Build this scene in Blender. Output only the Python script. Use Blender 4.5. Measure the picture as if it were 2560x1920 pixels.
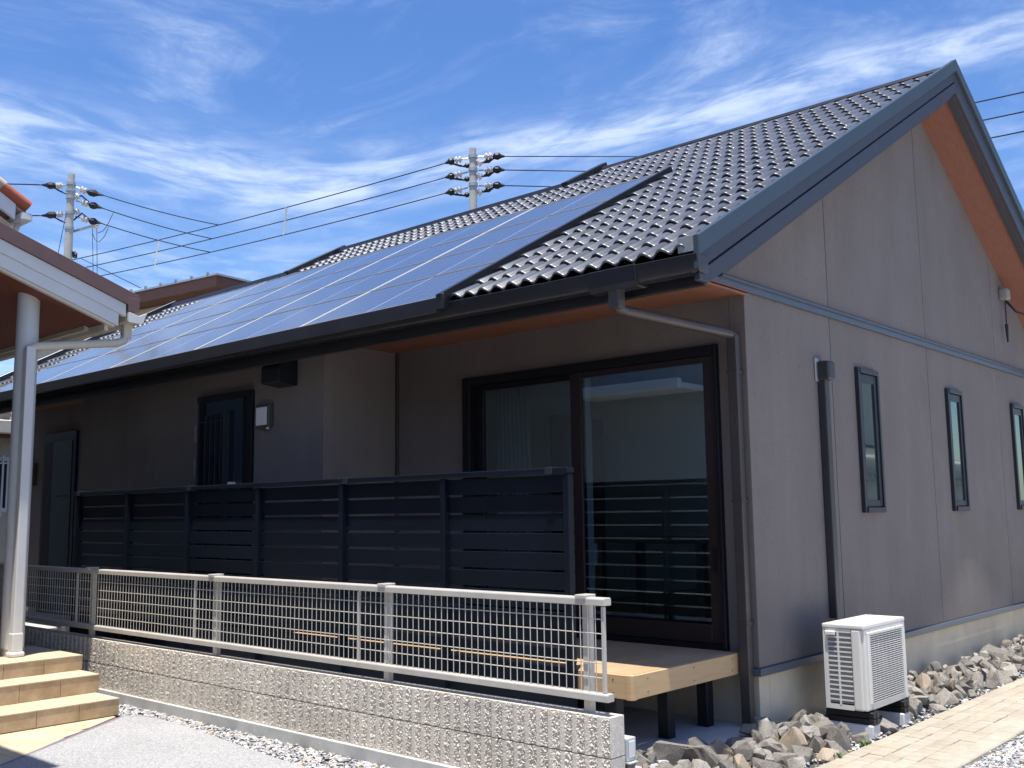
import bpy, bmesh, math, random
import numpy as np
from mathutils import Vector, Matrix

for o in list(bpy.data.objects): bpy.data.objects.remove(o)
random.seed(7); rng = np.random.default_rng(7)
scene = bpy.context.scene
COL = scene.collection

# ------------------------------------------------------------------ camera
YAW, PITCH, ROLL = math.radians(41.835), math.radians(7.278), math.radians(-0.742)
cam_d = bpy.data.cameras.new("camera"); cam = bpy.data.objects.new("camera", cam_d); COL.objects.link(cam)
cy, sy, cp, sp = math.cos(YAW), math.sin(YAW), math.cos(PITCH), math.sin(PITCH)
fwd = Vector((-sy*cp, cy*cp, sp)); right = Vector((cy, sy, 0)); up = right.cross(fwd)
r2 = math.cos(ROLL)*right + math.sin(ROLL)*up; u2 = -math.sin(ROLL)*right + math.cos(ROLL)*up
M = Matrix((r2, u2, -fwd)).transposed().to_4x4(); M.translation = Vector((3.3527, -6.1449, 1.5))
cam.matrix_world = M
cam_d.sensor_width = 36; cam_d.lens = 36*2527/2560; cam_d.clip_start = 0.05; cam_d.clip_end = 3000
scene.camera = cam

# ------------------------------------------------------------------ sun + sky
SUN = Vector((0.093, -0.162, 1.0)).normalized()
sun_d = bpy.data.lights.new("sun", 'SUN'); sun_d.energy = 5.0; sun_d.angle = math.radians(0.53); sun_d.color = (1.0, 0.95, 0.87)
sun = bpy.data.objects.new("sun", sun_d); COL.objects.link(sun)
sun.rotation_euler = (-SUN).to_track_quat('-Z', 'Y').to_euler(); sun.location = (0, -5, 30)
world = bpy.data.worlds.new("World"); scene.world = world; world.use_nodes = True
wn = world.node_tree.nodes; wl = world.node_tree.links
for n in list(wn): wn.remove(n)
def W(t, **kw):
    n = wn.new(t)
    for k, v in kw.items(): setattr(n, k, v)
    return n
def wmath(op, a, b=None, c=None):
    n = wn.new('ShaderNodeMath'); n.operation = op
    for i, v in enumerate((a, b, c)):
        if v is None: continue
        if isinstance(v, (int, float)): n.inputs[i].default_value = v
        else: wl.new(v, n.inputs[i])
    return n.outputs[0]
sky = W('ShaderNodeTexSky', sky_type='NISHITA', sun_disc=False)
sky.sun_elevation = math.asin(SUN.z); sky.sun_rotation = math.atan2(SUN.x, SUN.y)
sky.altitude = 0; sky.air_density = 1.0; sky.dust_density = 0.6; sky.ozone_density = 3.0
tc = W('ShaderNodeTexCoord'); sep = W('ShaderNodeSeparateXYZ'); wl.new(tc.outputs['Generated'], sep.inputs[0])
az = wmath('ARCTAN2', wmath('MULTIPLY', sep.outputs[0], -1.0), sep.outputs[1])          # radians, 0 = +Y, towards -X
el = wmath('ARCSINE', sep.outputs[2])
azn = wmath('DIVIDE', az, math.pi/2)
fc = W('ShaderNodeFloatCurve'); cm = fc.mapping; cv = cm.curves[0]
pts = [(0.0, 23.0), (13.8, 23.4), (18.3, 23.4), (23.2, 23.0), (28.3, 22.2), (33.6, 21.4), (39.1, 20.7), (44.5, 19.6), (50, 18.5), (55, 18.1), (60, 18.4), (65, 19.0), (69.5, 19.4), (90, 20.5)]
while len(cv.points) > 2: cv.points.remove(cv.points[0])
cv.points[0].location = (0, pts[0][1]/40); cv.points[1].location = (1, pts[-1][1]/40)
for a, e in pts[1:-1]: cv.points.new(a/90, e/40)
cm.update(); wl.new(azn, fc.inputs['Value'])
elc = wmath('MULTIPLY', fc.outputs[0], math.radians(40))
dv = wmath('SUBTRACT', el, elc)
def wnoise(su, sv, scale, detail=6, rough=0.6, dist=0.0, seed=0.0):
    cx = W('ShaderNodeCombineXYZ'); wl.new(wmath('MULTIPLY', az, su), cx.inputs[0]); wl.new(wmath('MULTIPLY', dv, sv), cx.inputs[1]); cx.inputs[2].default_value = seed
    n = W('ShaderNodeTexNoise'); n.inputs['Scale'].default_value = scale; n.inputs['Detail'].default_value = detail; n.inputs['Roughness'].default_value = rough; n.inputs['Distortion'].default_value = dist
    wl.new(cx.outputs[0], n.inputs['Vector']); return n.outputs[0]
def wsmooth(v, lo, hi, o0=0.0, o1=1.0):
    n = W('ShaderNodeMapRange', interpolation_type='SMOOTHSTEP'); wl.new(v, n.inputs[0])
    for i, x in enumerate((lo, hi, o0, o1)): n.inputs[1+i].default_value = x
    return n.outputs[0]
warp = wmath('MULTIPLY', wmath('SUBTRACT', wnoise(3.0, 5.0, 3.0, 5, 0.6, 0.3, 4.0), 0.5), 0.045)
dw = wmath('ADD', dv, warp)
n1 = wnoise(3.0, 16.0, 3.0, 10, 0.60, 0.35, 1.3)
n2 = wnoise(1.8, 5.0, 2.6, 10, 0.60, 0.7, 8.1)
n3 = wnoise(9.0, 26.0, 2.5, 8, 0.7, 0.6, 3.7)
bandw = wsmooth(azn, 0.15, 0.75, 0.020, 0.034)
g = wmath('EXPONENT', wmath('MULTIPLY', wmath('POWER', wmath('DIVIDE', wmath('ABSOLUTE', dw), bandw), 2.0), -1.0))
band = wmath('MULTIPLY', g, wsmooth(n1, 0.34, 0.66, 0.12, 1.0))
veil = wmath('MULTIPLY', wsmooth(n2, 0.44, 0.80), wsmooth(n3, 0.3, 0.75, 0.35, 1.0))
low = wmath('MULTIPLY', wsmooth(el, 0.36, 0.1, 0.0, 0.75), wsmooth(n1, 0.42, 0.66))
low2 = wmath('MULTIPLY', low, wsmooth(azn, 0.35, 0.62, 0.1, 1.0))
mask = wmath('MAXIMUM', wmath('MAXIMUM', wmath('MULTIPLY', band, 0.62), wmath('MULTIPLY', veil, 0.50)), wmath('MULTIPLY', low2, 0.8))
mask = wmath('MINIMUM', mask, 0.92)
hsv = W('ShaderNodeHueSaturation'); hsv.inputs['Hue'].default_value = 0.510; hsv.inputs['Saturation'].default_value = 1.24; hsv.inputs['Value'].default_value = 1.0
wl.new(sky.outputs[0], hsv.inputs['Color'])
mixc = W('ShaderNodeMix', data_type='RGBA'); wl.new(mask, mixc.inputs[0]); wl.new(hsv.outputs[0], mixc.inputs[6]); mixc.inputs[7].default_value = (5.4, 6.1, 7.2, 1)
bg = W('ShaderNodeBackground'); bg.inputs[1].default_value = 0.132; wl.new(mixc.outputs[2], bg.inputs[0])
wo = W('ShaderNodeOutputWorld'); wl.new(bg.outputs[0], wo.inputs[0])
scene.view_settings.view_transform = 'Standard'; scene.view_settings.look = 'None'
scene.view_settings.exposure = 0.55; scene.view_settings.gamma = 1.0; scene.view_settings.use_curve_mapping = False

# ------------------------------------------------------------------ materials
MATS = {}
def mat(name, col, rough=0.6, metal=0.0, spec=0.5, var=0.0, vscale=8.0, bump=0.0, bscale=60.0, col2=None, stretch=(1, 1, 1), coat=0.0, detail=5, speck=None, obj_var=0.0, ior=1.5, bdist=0.01, stain=0.0, sscale=(1, 1, 1)):
    m = bpy.data.materials.new(name); m.use_nodes = True; nt = m.node_tree; N = nt.nodes; L = nt.links
    b = N['Principled BSDF']; b.inputs['Roughness'].default_value = rough; b.inputs['Metallic'].default_value = metal
    b.inputs['Specular IOR Level'].default_value = spec; b.inputs['Coat Weight'].default_value = coat; b.inputs['IOR'].default_value = ior
    c = (*col, 1.0); b.inputs['Base Color'].default_value = c
    tcn = N.new('ShaderNodeTexCoord'); mp = N.new('ShaderNodeMapping'); mp.inputs['Scale'].default_value = stretch
    L.new(tcn.outputs['Object'], mp.inputs[0]); src = mp.outputs[0]
    out = None
    if obj_var > 0 or var > 0 or col2 or speck or stain:
        rgb = N.new('ShaderNodeRGB'); rgb.outputs[0].default_value = c; out = rgb.outputs[0]
    if col2 or var > 0:
        no = N.new('ShaderNodeTexNoise'); no.inputs['Scale'].default_value = vscale; no.inputs['Detail'].default_value = detail; no.inputs['Roughness'].default_value = 0.62
        L.new(src, no.inputs['Vector'])
        ramp = N.new('ShaderNodeMapRange'); ramp.inputs[1].default_value = 0.35; ramp.inputs[2].default_value = 0.65; L.new(no.outputs[0], ramp.inputs[0])
        mx = N.new('ShaderNodeMix'); mx.data_type = 'RGBA'; L.new(ramp.outputs[0], mx.inputs[0])
        c2 = col2 if col2 else tuple(x*(1+var) for x in col); c1 = col if col2 else tuple(x*(1-var) for x in col)
        mx.inputs[6].default_value = (*c1, 1); mx.inputs[7].default_value = (*c2, 1); out = mx.outputs[2]
    if speck:
        scol, spk_scale, amount = speck
        v = N.new('ShaderNodeTexVoronoi'); v.inputs['Scale'].default_value = spk_scale; L.new(src, v.inputs['Vector'])
        hs = N.new('ShaderNodeSeparateColor'); L.new(v.outputs['Color'], hs.inputs[0])
        mr = N.new('ShaderNodeMapRange'); mr.inputs[1].default_value = 1-amount; mr.inputs[2].default_value = 1-amount+0.05; L.new(hs.outputs[0], mr.inputs[0])
        mx = N.new('ShaderNodeMix'); mx.data_type = 'RGBA'; L.new(mr.outputs[0], mx.inputs[0]); L.new(out, mx.inputs[6]); mx.inputs[7].default_value = (*scol, 1); out = mx.outputs[2]
    if stain > 0:
        geo = N.new('ShaderNodeNewGeometry'); m2 = N.new('ShaderNodeMapping'); m2.inputs['Scale'].default_value = sscale; L.new(geo.outputs['Position'], m2.inputs[0])
        n4 = N.new('ShaderNodeTexNoise'); n4.inputs['Scale'].default_value = 1.0; n4.inputs['Detail'].default_value = 8; n4.inputs['Roughness'].default_value = 0.65; L.new(m2.outputs[0], n4.inputs['Vector'])
        mr = N.new('ShaderNodeMapRange'); mr.inputs[1].default_value = 0.3; mr.inputs[2].default_value = 0.7; mr.inputs[3].default_value = 1-stain; mr.inputs[4].default_value = 1+stain*0.7; L.new(n4.outputs[0], mr.inputs[0])
        h4 = N.new('ShaderNodeHueSaturation'); L.new(mr.outputs[0], h4.inputs['Value']); L.new(out, h4.inputs['Color']); out = h4.outputs[0]
    if obj_var > 0:
        oi = N.new('ShaderNodeObjectInfo'); mr = N.new('ShaderNodeMapRange'); mr.inputs[3].default_value = 1-obj_var; mr.inputs[4].default_value = 1+obj_var; L.new(oi.outputs['Random'], mr.inputs[0])
        h = N.new('ShaderNodeHueSaturation'); L.new(mr.outputs[0], h.inputs['Value']); L.new(out, h.inputs['Color']); out = h.outputs[0]
    if out: L.new(out, b.inputs['Base Color'])
    if bump > 0:
        nb = N.new('ShaderNodeTexNoise'); nb.inputs['Scale'].default_value = bscale; nb.inputs['Detail'].default_value = 4; L.new(src, nb.inputs['Vector'])
        bp = N.new('ShaderNodeBump'); bp.inputs['Strength'].default_value = bump; bp.inputs['Distance'].default_value = bdist; L.new(nb.outputs[0], bp.inputs['Height']); L.new(bp.outputs[0], b.inputs['Normal'])
    MATS[name] = m; return m
mat('siding', (0.198, 0.177, 0.170), 0.85, spec=0.25, var=0.05, vscale=1.6, bump=0.6, bscale=170, speck=((0.146, 0.129, 0.118), 85, 0.04), bdist=0.005, stain=0.09, sscale=(3.0, 3.0, 0.4))
mat('foundation', (0.64, 0.56, 0.43), 0.9, spec=0.2, var=0.06, vscale=3, bump=0.2, bscale=120, bdist=0.003, stain=0.10, sscale=(3, 3, 1.2))
mat('trim', (0.085, 0.105, 0.135), 0.4, spec=0.5, var=0.04)
mat('joint', (0.03, 0.027, 0.025), 0.8)
mat('rake', (0.044, 0.062, 0.078), 0.35, spec=0.5, var=0.05, vscale=3)
mat('rake_fascia', (0.052, 0.055, 0.070), 0.45, var=0.04)
mat('galv', (0.42, 0.46, 0.46), 0.35, metal=0.7, var=0.12, vscale=30)
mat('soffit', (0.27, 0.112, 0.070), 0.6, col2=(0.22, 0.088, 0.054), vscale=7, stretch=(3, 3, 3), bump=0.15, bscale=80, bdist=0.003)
mat('soffit_rake', (0.29, 0.125, 0.088), 0.6, col2=(0.225, 0.088, 0.060), vscale=5, stretch=(26, 2, 2), bump=0.3, bscale=14, bdist=0.004)
mat('gutter', (0.022, 0.023, 0.030), 0.36, spec=0.4, var=0.08, vscale=4, stain=0.15, sscale=(3, 3, 3))
mat('downpipe', (0.060, 0.053, 0.052), 0.35, spec=0.5, var=0.08, vscale=4)
mat('tile', (0.066, 0.073, 0.088), 0.36, spec=0.6, var=0.12, vscale=6, obj_var=0.22, coat=0.2, stain=0.25, sscale=(2.5, 2.5, 2.5))
mat('roof_under', (0.012, 0.012, 0.014), 0.8)
mat('black_metal', (0.010, 0.012, 0.018), 0.4, spec=0.3)
mat('frame_black', (0.009, 0.009, 0.014), 0.4, spec=0.3)
mat('frame_brown', (0.026, 0.018, 0.018), 0.4, spec=0.4)
mat('window_frame', (0.020, 0.024, 0.034), 0.4, spec=0.5)
mat('fence_dark', (0.0045, 0.008, 0.0155), 0.45, spec=0.2, var=0.12, vscale=5, obj_var=0.10, stain=0.2, sscale=(1.5, 1.5, 6))
mat('lattice', (0.50, 0.475, 0.43), 0.42, spec=0.5, var=0.04, stain=0.06, sscale=(4, 4, 4))
mat('wire', (0.56, 0.53, 0.47), 0.4, spec=0.5)
mat('deck', (0.52, 0.355, 0.205), 0.65, col2=(0.45, 0.30, 0.17), vscale=4, stretch=(14, 1.5, 14), obj_var=0.05, bump=0.15, bscale=30, bdist=0.002, stain=0.12, sscale=(4, 4, 4))
mat('deck_fascia', (0.58, 0.40, 0.225), 0.6, col2=(0.52, 0.35, 0.185), vscale=3, stretch=(2, 2, 22), obj_var=0.03)
mat('deck_screw', (0.10, 0.06, 0.035), 0.5)
mat('block', (0.67, 0.615, 0.53), 0.92, spec=0.2, col2=(0.58, 0.53, 0.45), vscale=34, bump=0.5, bscale=150, obj_var=0.07, bdist=0.006, speck=((0.74, 0.70, 0.63), 110, 0.15), stain=0.12, sscale=(1.8, 1.8, 2.5))
mat('mortar', (0.52, 0.50, 0.46), 0.95, spec=0.15, var=0.14, vscale=20, bump=0.3, bscale=90)
mat('rust', (0.34, 0.25, 0.13), 0.95)
mat('concrete', (0.52, 0.52, 0.50), 0.9, spec=0.2, var=0.10, vscale=4, bump=0.2, bscale=80, bdist=0.003, stain=0.18, sscale=(3, 3, 3))
mat('slab', (0.44, 0.445, 0.45), 0.85, spec=0.25, var=0.06, vscale=3, bump=0.1, bscale=60, bdist=0.003, stain=0.12, sscale=(2, 2, 1))
mat('rock', (0.38, 0.35, 0.305), 0.95, spec=0.15, col2=(0.225, 0.212, 0.19), vscale=9, bump=0.55, bscale=45, obj_var=0.38, bdist=0.014)
mat('rock_rust', (0.43, 0.34, 0.25), 0.95, spec=0.15, col2=(0.31, 0.27, 0.22), vscale=8, bump=0.55, bscale=45, obj_var=0.2, bdist=0.012)
mat('paver', (0.40, 0.355, 0.28), 0.9, spec=0.2, var=0.07, vscale=12, bump=0.3, bscale=110, obj_var=0.07, bdist=0.003, stain=0.14, sscale=(3, 3, 1))
mat('kerb', (0.42, 0.38, 0.31), 0.9, spec=0.2, var=0.08, vscale=10, bump=0.3, bscale=100, bdist=0.003, stain=0.12, sscale=(4, 4, 1))
mat('sand', (0.27, 0.24, 0.19), 0.95, var=0.15, vscale=30)
mat('yard', (0.58, 0.56, 0.52), 0.95, var=0.12, vscale=10)
mat('soil', (0.085, 0.083, 0.080), 0.95, var=0.25, vscale=12, bump=0.5, bscale=40, bdist=0.02)
mat('wash', (0.37, 0.37, 0.37), 0.85, spec=0.25, col2=(0.25, 0.255, 0.265), vscale=55, bump=0.5, bscale=150, bdist=0.004, speck=((0.44, 0.44, 0.435), 140, 0.35), stain=0.10, sscale=(1.6, 1.6, 1))
mat('wash_edge', (0.20, 0.17, 0.22), 0.8)
mat('stone_tile', (0.56, 0.43, 0.28), 0.55, spec=0.35, col2=(0.40, 0.285, 0.165), vscale=7, detail=8, bump=0.12, bscale=25, obj_var=0.05, bdist=0.004, stain=0.12, sscale=(6, 6, 6))
mat('stone_top', (0.60, 0.51, 0.37), 0.6, spec=0.3, col2=(0.53, 0.43, 0.295), vscale=5, bump=0.12, bscale=25, obj_var=0.04, bdist=0.004, stain=0.09, sscale=(4, 4, 4))
mat('grout', (0.25, 0.21, 0.16), 0.95)
mat('white_paint', (0.74, 0.74, 0.72), 0.45, spec=0.5, var=0.02, stain=0.04, sscale=(2, 2, 1))
mat('cream', (0.66, 0.61, 0.50), 0.5, var=0.03)
mat('post_white', (0.66, 0.66, 0.655), 0.35, spec=0.5, var=0.02)
mat('brown_cap', (0.165, 0.095, 0.085), 0.45, var=0.05)
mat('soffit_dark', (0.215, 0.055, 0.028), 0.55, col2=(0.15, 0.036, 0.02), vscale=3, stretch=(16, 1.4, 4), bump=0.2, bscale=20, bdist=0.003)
mat('metal_base', (0.42, 0.37, 0.33), 0.4, metal=0.5)
mat('white_wall', (0.70, 0.69, 0.66), 0.85, var=0.03, bump=0.2, bscale=150, bdist=0.003)
mat('render_wall', (0.40, 0.39, 0.375), 0.85, var=0.04, bump=0.2, bscale=120, bdist=0.003)
mat('beige_wall', (0.56, 0.49, 0.38), 0.85, var=0.05, bump=0.2, bscale=60, bdist=0.004)
mat('wood_fascia', (0.20, 0.085, 0.050), 0.6, col2=(0.15, 0.062, 0.038), vscale=4, stretch=(1, 1, 12))
mat('roof_tan', (0.62, 0.50, 0.36), 0.7, var=0.12, vscale=7, obj_var=0.15)
mat('roof_red', (0.42, 0.11, 0.055), 0.7, var=0.12, vscale=7)
mat('pole', (0.46, 0.45, 0.41), 0.85, var=0.08, vscale=3, bump=0.1, bscale=40)
mat('steel', (0.45, 0.46, 0.46), 0.4, metal=0.6)
mat('porcelain', (0.72, 0.66, 0.58), 0.3)
mat('cable', (0.010, 0.010, 0.011), 0.5)
mat('bone', (0.75, 0.78, 0.74), 0.5)
mat('ac_white', (0.70, 0.69, 0.65), 0.4, spec=0.5, var=0.015, stain=0.04, sscale=(6, 6, 3))
mat('ac_dark', (0.035, 0.037, 0.042), 0.6)
mat('ac_fin', (0.30, 0.31, 0.33), 0.45, metal=0.5)
mat('ac_block', (0.70, 0.70, 0.70), 0.8, var=0.05)
mat('plastic_black', (0.012, 0.013, 0.017), 0.45)
mat('duct', (0.040, 0.040, 0.046), 0.4, var=0.05)
mat('duct_light', (0.30, 0.28, 0.26), 0.5)
mat('lamp_glass', (0.74, 0.75, 0.80), 0.25)
mat('lamp_frame', (0.10, 0.10, 0.09), 0.4, metal=0.4)
mat('room', (0.78, 0.78, 0.74), 0.9)
mat('room_floor', (0.42, 0.31, 0.20), 0.5, var=0.1)
mat('table_wood', (0.45, 0.33, 0.20), 0.5)
mat('chair_dark', (0.03, 0.022, 0.018), 0.5)
mat('curtain', (0.60, 0.62, 0.58), 0.9)
mat('weed', (0.10, 0.17, 0.04), 0.7)
mat('grey_tile', (0.20, 0.20, 0.22), 0.3, spec=0.7, var=0.1, obj_var=0.1)
mat('far_glass', (0.02, 0.025, 0.03), 0.06, spec=0.8)
mat('panel_frame', (0.62, 0.62, 0.58), 0.45)
mat('panel_frame_tan', (0.22, 0.19, 0.14), 0.5, metal=0.2)
mat('electric_box', (0.46, 0.49, 0.48), 0.5, var=0.03)
mat('electric_post', (0.16, 0.155, 0.15), 0.5)
def gravel_mat(name, cols):
    m = bpy.data.materials.new(name); m.use_nodes = True; N = m.node_tree.nodes; L = m.node_tree.links; b = N['Principled BSDF']; b.inputs['Roughness'].default_value = 0.9; b.inputs['Specular IOR Level'].default_value = 0.25
    at = N.new('ShaderNodeAttribute'); at.attribute_name = 'tone'; rp = N.new('ShaderNodeValToRGB'); rp.color_ramp.interpolation = 'CONSTANT'
    e = rp.color_ramp.elements; e[0].position = 0; e[0].color = (*cols[0], 1); e[1].position = 1/len(cols); e[1].color = (*cols[1], 1)
    for i, c in enumerate(cols[2:], 2): x = e.new(i/len(cols)); x.color = (*c, 1)
    L.new(at.outputs['Fac'], rp.inputs[0]); L.new(rp.outputs[0], b.inputs['Base Color']); MATS[name] = m
gravel_mat('gravel', [(0.42, 0.42, 0.43), (0.30, 0.31, 0.33), (0.52, 0.50, 0.47), (0.22, 0.23, 0.25), (0.45, 0.38, 0.31), (0.36, 0.37, 0.39), (0.60, 0.59, 0.58)])
def glass_mat(name, tint, refl, rough=0.0):
    m = bpy.data.materials.new(name); m.use_nodes = True; N = m.node_tree.nodes; L = m.node_tree.links
    for n in list(N): N.remove(n)
    o = N.new('ShaderNodeOutputMaterial'); t = N.new('ShaderNodeBsdfTransparent'); t.inputs[0].default_value = (*tint, 1); gl = N.new('ShaderNodeBsdfGlossy'); gl.inputs['Roughness'].default_value = rough
    gl.inputs[0].default_value = (0.78, 0.93, 1.0, 1)
    fr = N.new('ShaderNodeLayerWeight'); fr.inputs[0].default_value = 0.5; pw = N.new('ShaderNodeMath'); pw.operation = 'POWER'; L.new(fr.outputs['Facing'], pw.inputs[0]); pw.inputs[1].default_value = 5.0
    ma = N.new('ShaderNodeMath'); ma.operation = 'MULTIPLY_ADD'; L.new(pw.outputs[0], ma.inputs[0]); ma.inputs[1].default_value = 1-refl; ma.inputs[2].default_value = refl
    mx = N.new('ShaderNodeMixShader'); L.new(ma.outputs[0], mx.inputs[0]); L.new(t.outputs[0], mx.inputs[1]); L.new(gl.outputs[0], mx.inputs[2]); L.new(mx.outputs[0], o.inputs[0]); MATS[name] = m
glass_mat('door_glass', (0.64, 0.71, 0.76), 0.18)
def pane_mat(name, col, ior):
    m = bpy.data.materials.new(name); m.use_nodes = True; N = m.node_tree.nodes; L = m.node_tree.links
    for n in list(N): N.remove(n)
    o = N.new('ShaderNodeOutputMaterial'); d = N.new('ShaderNodeBsdfDiffuse'); d.inputs[0].default_value = (*col, 1); gl = N.new('ShaderNodeBsdfGlossy'); gl.inputs['Roughness'].default_value = 0.01; gl.inputs[0].default_value = (0.85, 0.97, 0.97, 1)
    fr = N.new('ShaderNodeFresnel'); fr.inputs[0].default_value = ior; mx = N.new('ShaderNodeMixShader'); L.new(fr.outputs[0], mx.inputs[0]); L.new(d.outputs[0], mx.inputs[1]); L.new(gl.outputs[0], mx.inputs[2]); L.new(mx.outputs[0], o.inputs[0]); MATS[name] = m
pane_mat('pane', (0.03, 0.045, 0.042), 2.2)
pane_mat('pane_blue', (0.008, 0.018, 0.035), 1.5)
def solar_mat():
    m = bpy.data.materials.new('solar'); m.use_nodes = True; N = m.node_tree.nodes; L = m.node_tree.links; b = N['Principled BSDF']
    b.inputs['Roughness'].default_value = 0.10; b.inputs['IOR'].default_value = 1.85; b.inputs['Coat Weight'].default_value = 0.0
    tcn = N.new('ShaderNodeTexCoord'); s = N.new('ShaderNodeSeparateXYZ'); L.new(tcn.outputs['Object'], s.inputs[0])
    def mm(op, a, c=None):
        n = N.new('ShaderNodeMath'); n.operation = op
        for i, v in enumerate((a, c)):
            if v is None: continue
            if isinstance(v, (int, float)): n.inputs[i].default_value = v
            else: L.new(v, n.inputs[i])
        return n.outputs[0]
    def line(coord, pitch, w): return mm('LESS_THAN', mm('ABSOLUTE', mm('SUBTRACT', mm('FRACT', mm('DIVIDE', coord, pitch)), 0.5)), w/pitch/2)
    ln = mm('MAXIMUM', line(s.outputs[0], 0.157, 0.004), line(s.outputs[1], 0.1345, 0.004))
    bus = line(s.outputs[1], 0.1345/3, 0.0016)
    midl = mm('LESS_THAN', mm('ABSOLUTE', s.outputs[0]), 0.006)
    dash = mm('MULTIPLY', bus, mm('GREATER_THAN', mm('FRACT', mm('DIVIDE', s.outputs[0], 0.157)), 0.72))
    fac = mm('MAXIMUM', mm('MAXIMUM', mm('MULTIPLY', ln, 0.35), mm('MULTIPLY', midl, 0.9)), mm('MAXIMUM', mm('MULTIPLY', bus, 0.12), mm('MULTIPLY', dash, 0.8)))
    mx = N.new('ShaderNodeMix'); mx.data_type = 'RGBA'; L.new(fac, mx.inputs[0]); mx.inputs[6].default_value = (0.066, 0.078, 0.112, 1); mx.inputs[7].default_value = (0.55, 0.57, 0.60, 1)
    L.new(mx.outputs[2], b.inputs['Base Color']); MATS['solar'] = m
solar_mat()

# ------------------------------------------------------------------ helpers
LOC = {}
def thing(name, label, cat, loc=(0, 0, 0), group=None, kind=None):
    o = bpy.data.objects.new(name, None); COL.objects.link(o); o.location = loc; o.empty_display_size = 0.2
    o['label'] = label; o['category'] = cat
    if group: o['group'] = group
    LOC[o.name] = Vector(loc); return o
def tag(o, label, cat, group=None):
    o['label'] = label; o['category'] = cat
    if group: o['group'] = group
    return o
class MB:
    def __init__(s): s.v = []; s.f = []
    def add(s, vs, fs):
        n = len(s.v); s.v += [tuple(map(float, p)) for p in vs]; s.f += [tuple(i+n for i in f) for f in fs]; return s
    def box(s, x0, x1, y0, y1, z0, z1):
        x0, x1 = min(x0, x1), max(x0, x1); y0, y1 = min(y0, y1), max(y0, y1); z0, z1 = min(z0, z1), max(z0, z1)
        return s.add([(x0, y0, z0), (x1, y0, z0), (x1, y1, z0), (x0, y1, z0), (x0, y0, z1), (x1, y0, z1), (x1, y1, z1), (x0, y1, z1)],
                     [(0, 3, 2, 1), (4, 5, 6, 7), (0, 1, 5, 4), (1, 2, 6, 5), (2, 3, 7, 6), (3, 0, 4, 7)])
    def prism(s, poly, axis, a, b):
        # poly of 2D points, extruded along axis from a to b
        n = len(poly); area = sum(poly[i][0]*poly[(i+1) % n][1]-poly[(i+1) % n][0]*poly[i][1] for i in range(n))
        if area < 0: poly = poly[::-1]
        if a > b: a, b = b, a
        def P(p, t):
            return {0: (t, p[0], p[1]), 1: (p[1], t, p[0]), 2: (p[0], p[1], t)}[axis]
        vs = [P(p, a) for p in poly]+[P(p, b) for p in poly]
        fs = [tuple(range(n))[::-1], tuple(range(n, 2*n))]+[(i, (i+1) % n, n+(i+1) % n, n+i) for i in range(n)]
        return s.add(vs, fs)
    def tube(s, path, r, seg=8, r1=None, cap=True):
        path = [Vector(p) for p in path]; n = len(path); rings = []
        ref = Vector((0, 0, 1)); prev = None
        for i, p in enumerate(path):
            t = (path[min(i+1, n-1)]-path[max(i-1, 0)]).normalized()
            if prev is None:
                a = ref if abs(t.z) < 0.95 else Vector((1, 0, 0)); u = t.cross(a).normalized()
            else: u = (prev-t*prev.dot(t)).normalized()
            prev = u; w = t.cross(u); rr = r if r1 is None else r+(r1-r)*i/(n-1)
            rings.append([p+(u*math.cos(2*math.pi*k/seg)+w*math.sin(2*math.pi*k/seg))*rr for k in range(seg)])
        vs = [q for ring in rings for q in ring]; fs = []
        for i in range(n-1):
            for k in range(seg):
                fs.append((i*seg+k, i*seg+(k+1) % seg, (i+1)*seg+(k+1) % seg, (i+1)*seg+k))
        if cap: fs.append(tuple(range(seg))[::-1]); fs.append(tuple((n-1)*seg+k for k in range(seg)))
        return s.add(vs, fs)
    def beam(s, p0, p1, w, h, up=(0, 0, 1)):
        p0 = Vector(p0); p1 = Vector(p1); t = (p1-p0).normalized(); u = t.cross(Vector(up)).normalized(); v = u.cross(t)
        vs = [p+u*a*w/2+v*b*h/2 for p in (p0, p1) for a, b in ((-1, -1), (1, -1), (1, 1), (-1, 1))]
        return s.add(vs, [(0, 1, 2, 3)[::-1], (4, 5, 6, 7), (0, 1, 5, 4), (1, 2, 6, 5), (2, 3, 7, 6), (3, 0, 4, 7)])
    def mesh(s, name, m, smooth=False, bevel=0.0, seg=1):
        me = bpy.data.meshes.new(name); me.from_pydata(s.v, [], s.f); me.materials.append(MATS[m])
        bm = bmesh.new(); bm.from_mesh(me)
        bmesh.ops.recalc_face_normals(bm, faces=bm.faces)
        if bevel > 0: bmesh.ops.bevel(bm, geom=[e for e in bm.edges if len(e.link_faces) == 2 and e.calc_face_angle(0) > 0.5], offset=bevel, segments=seg, profile=0.6, affect='EDGES', clamp_overlap=True)
        if smooth:
            for f in bm.faces: f.smooth = True
            if smooth != 'all':
                for e in bm.edges:
                    if len(e.link_faces) == 2 and e.calc_face_angle(0) > math.radians(40): e.smooth = False
        bm.to_mesh(me); bm.free(); return me
    def build(s, name, m, parent=None, **kw):
        return inst(name, s.mesh(name, m, **kw), parent)
def inst(name, me, parent=None, loc=(0, 0, 0), rot=None):
    o = bpy.data.objects.new(name, me); COL.objects.link(o)
    if parent is not None:
        o.parent = parent
        L = LOC[parent.name] if parent.parent is None and parent.name in LOC else Vector((0, 0, 0))
        o.location = Vector(loc)-L
    else: o.location = loc
    if rot is not None: o.rotation_euler = rot
    return o
def B(*a): return MB().box(*a)
def struct(o): o['kind'] = 'structure'; return o
def stuff(o): o['kind'] = 'stuff'; return o

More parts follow.
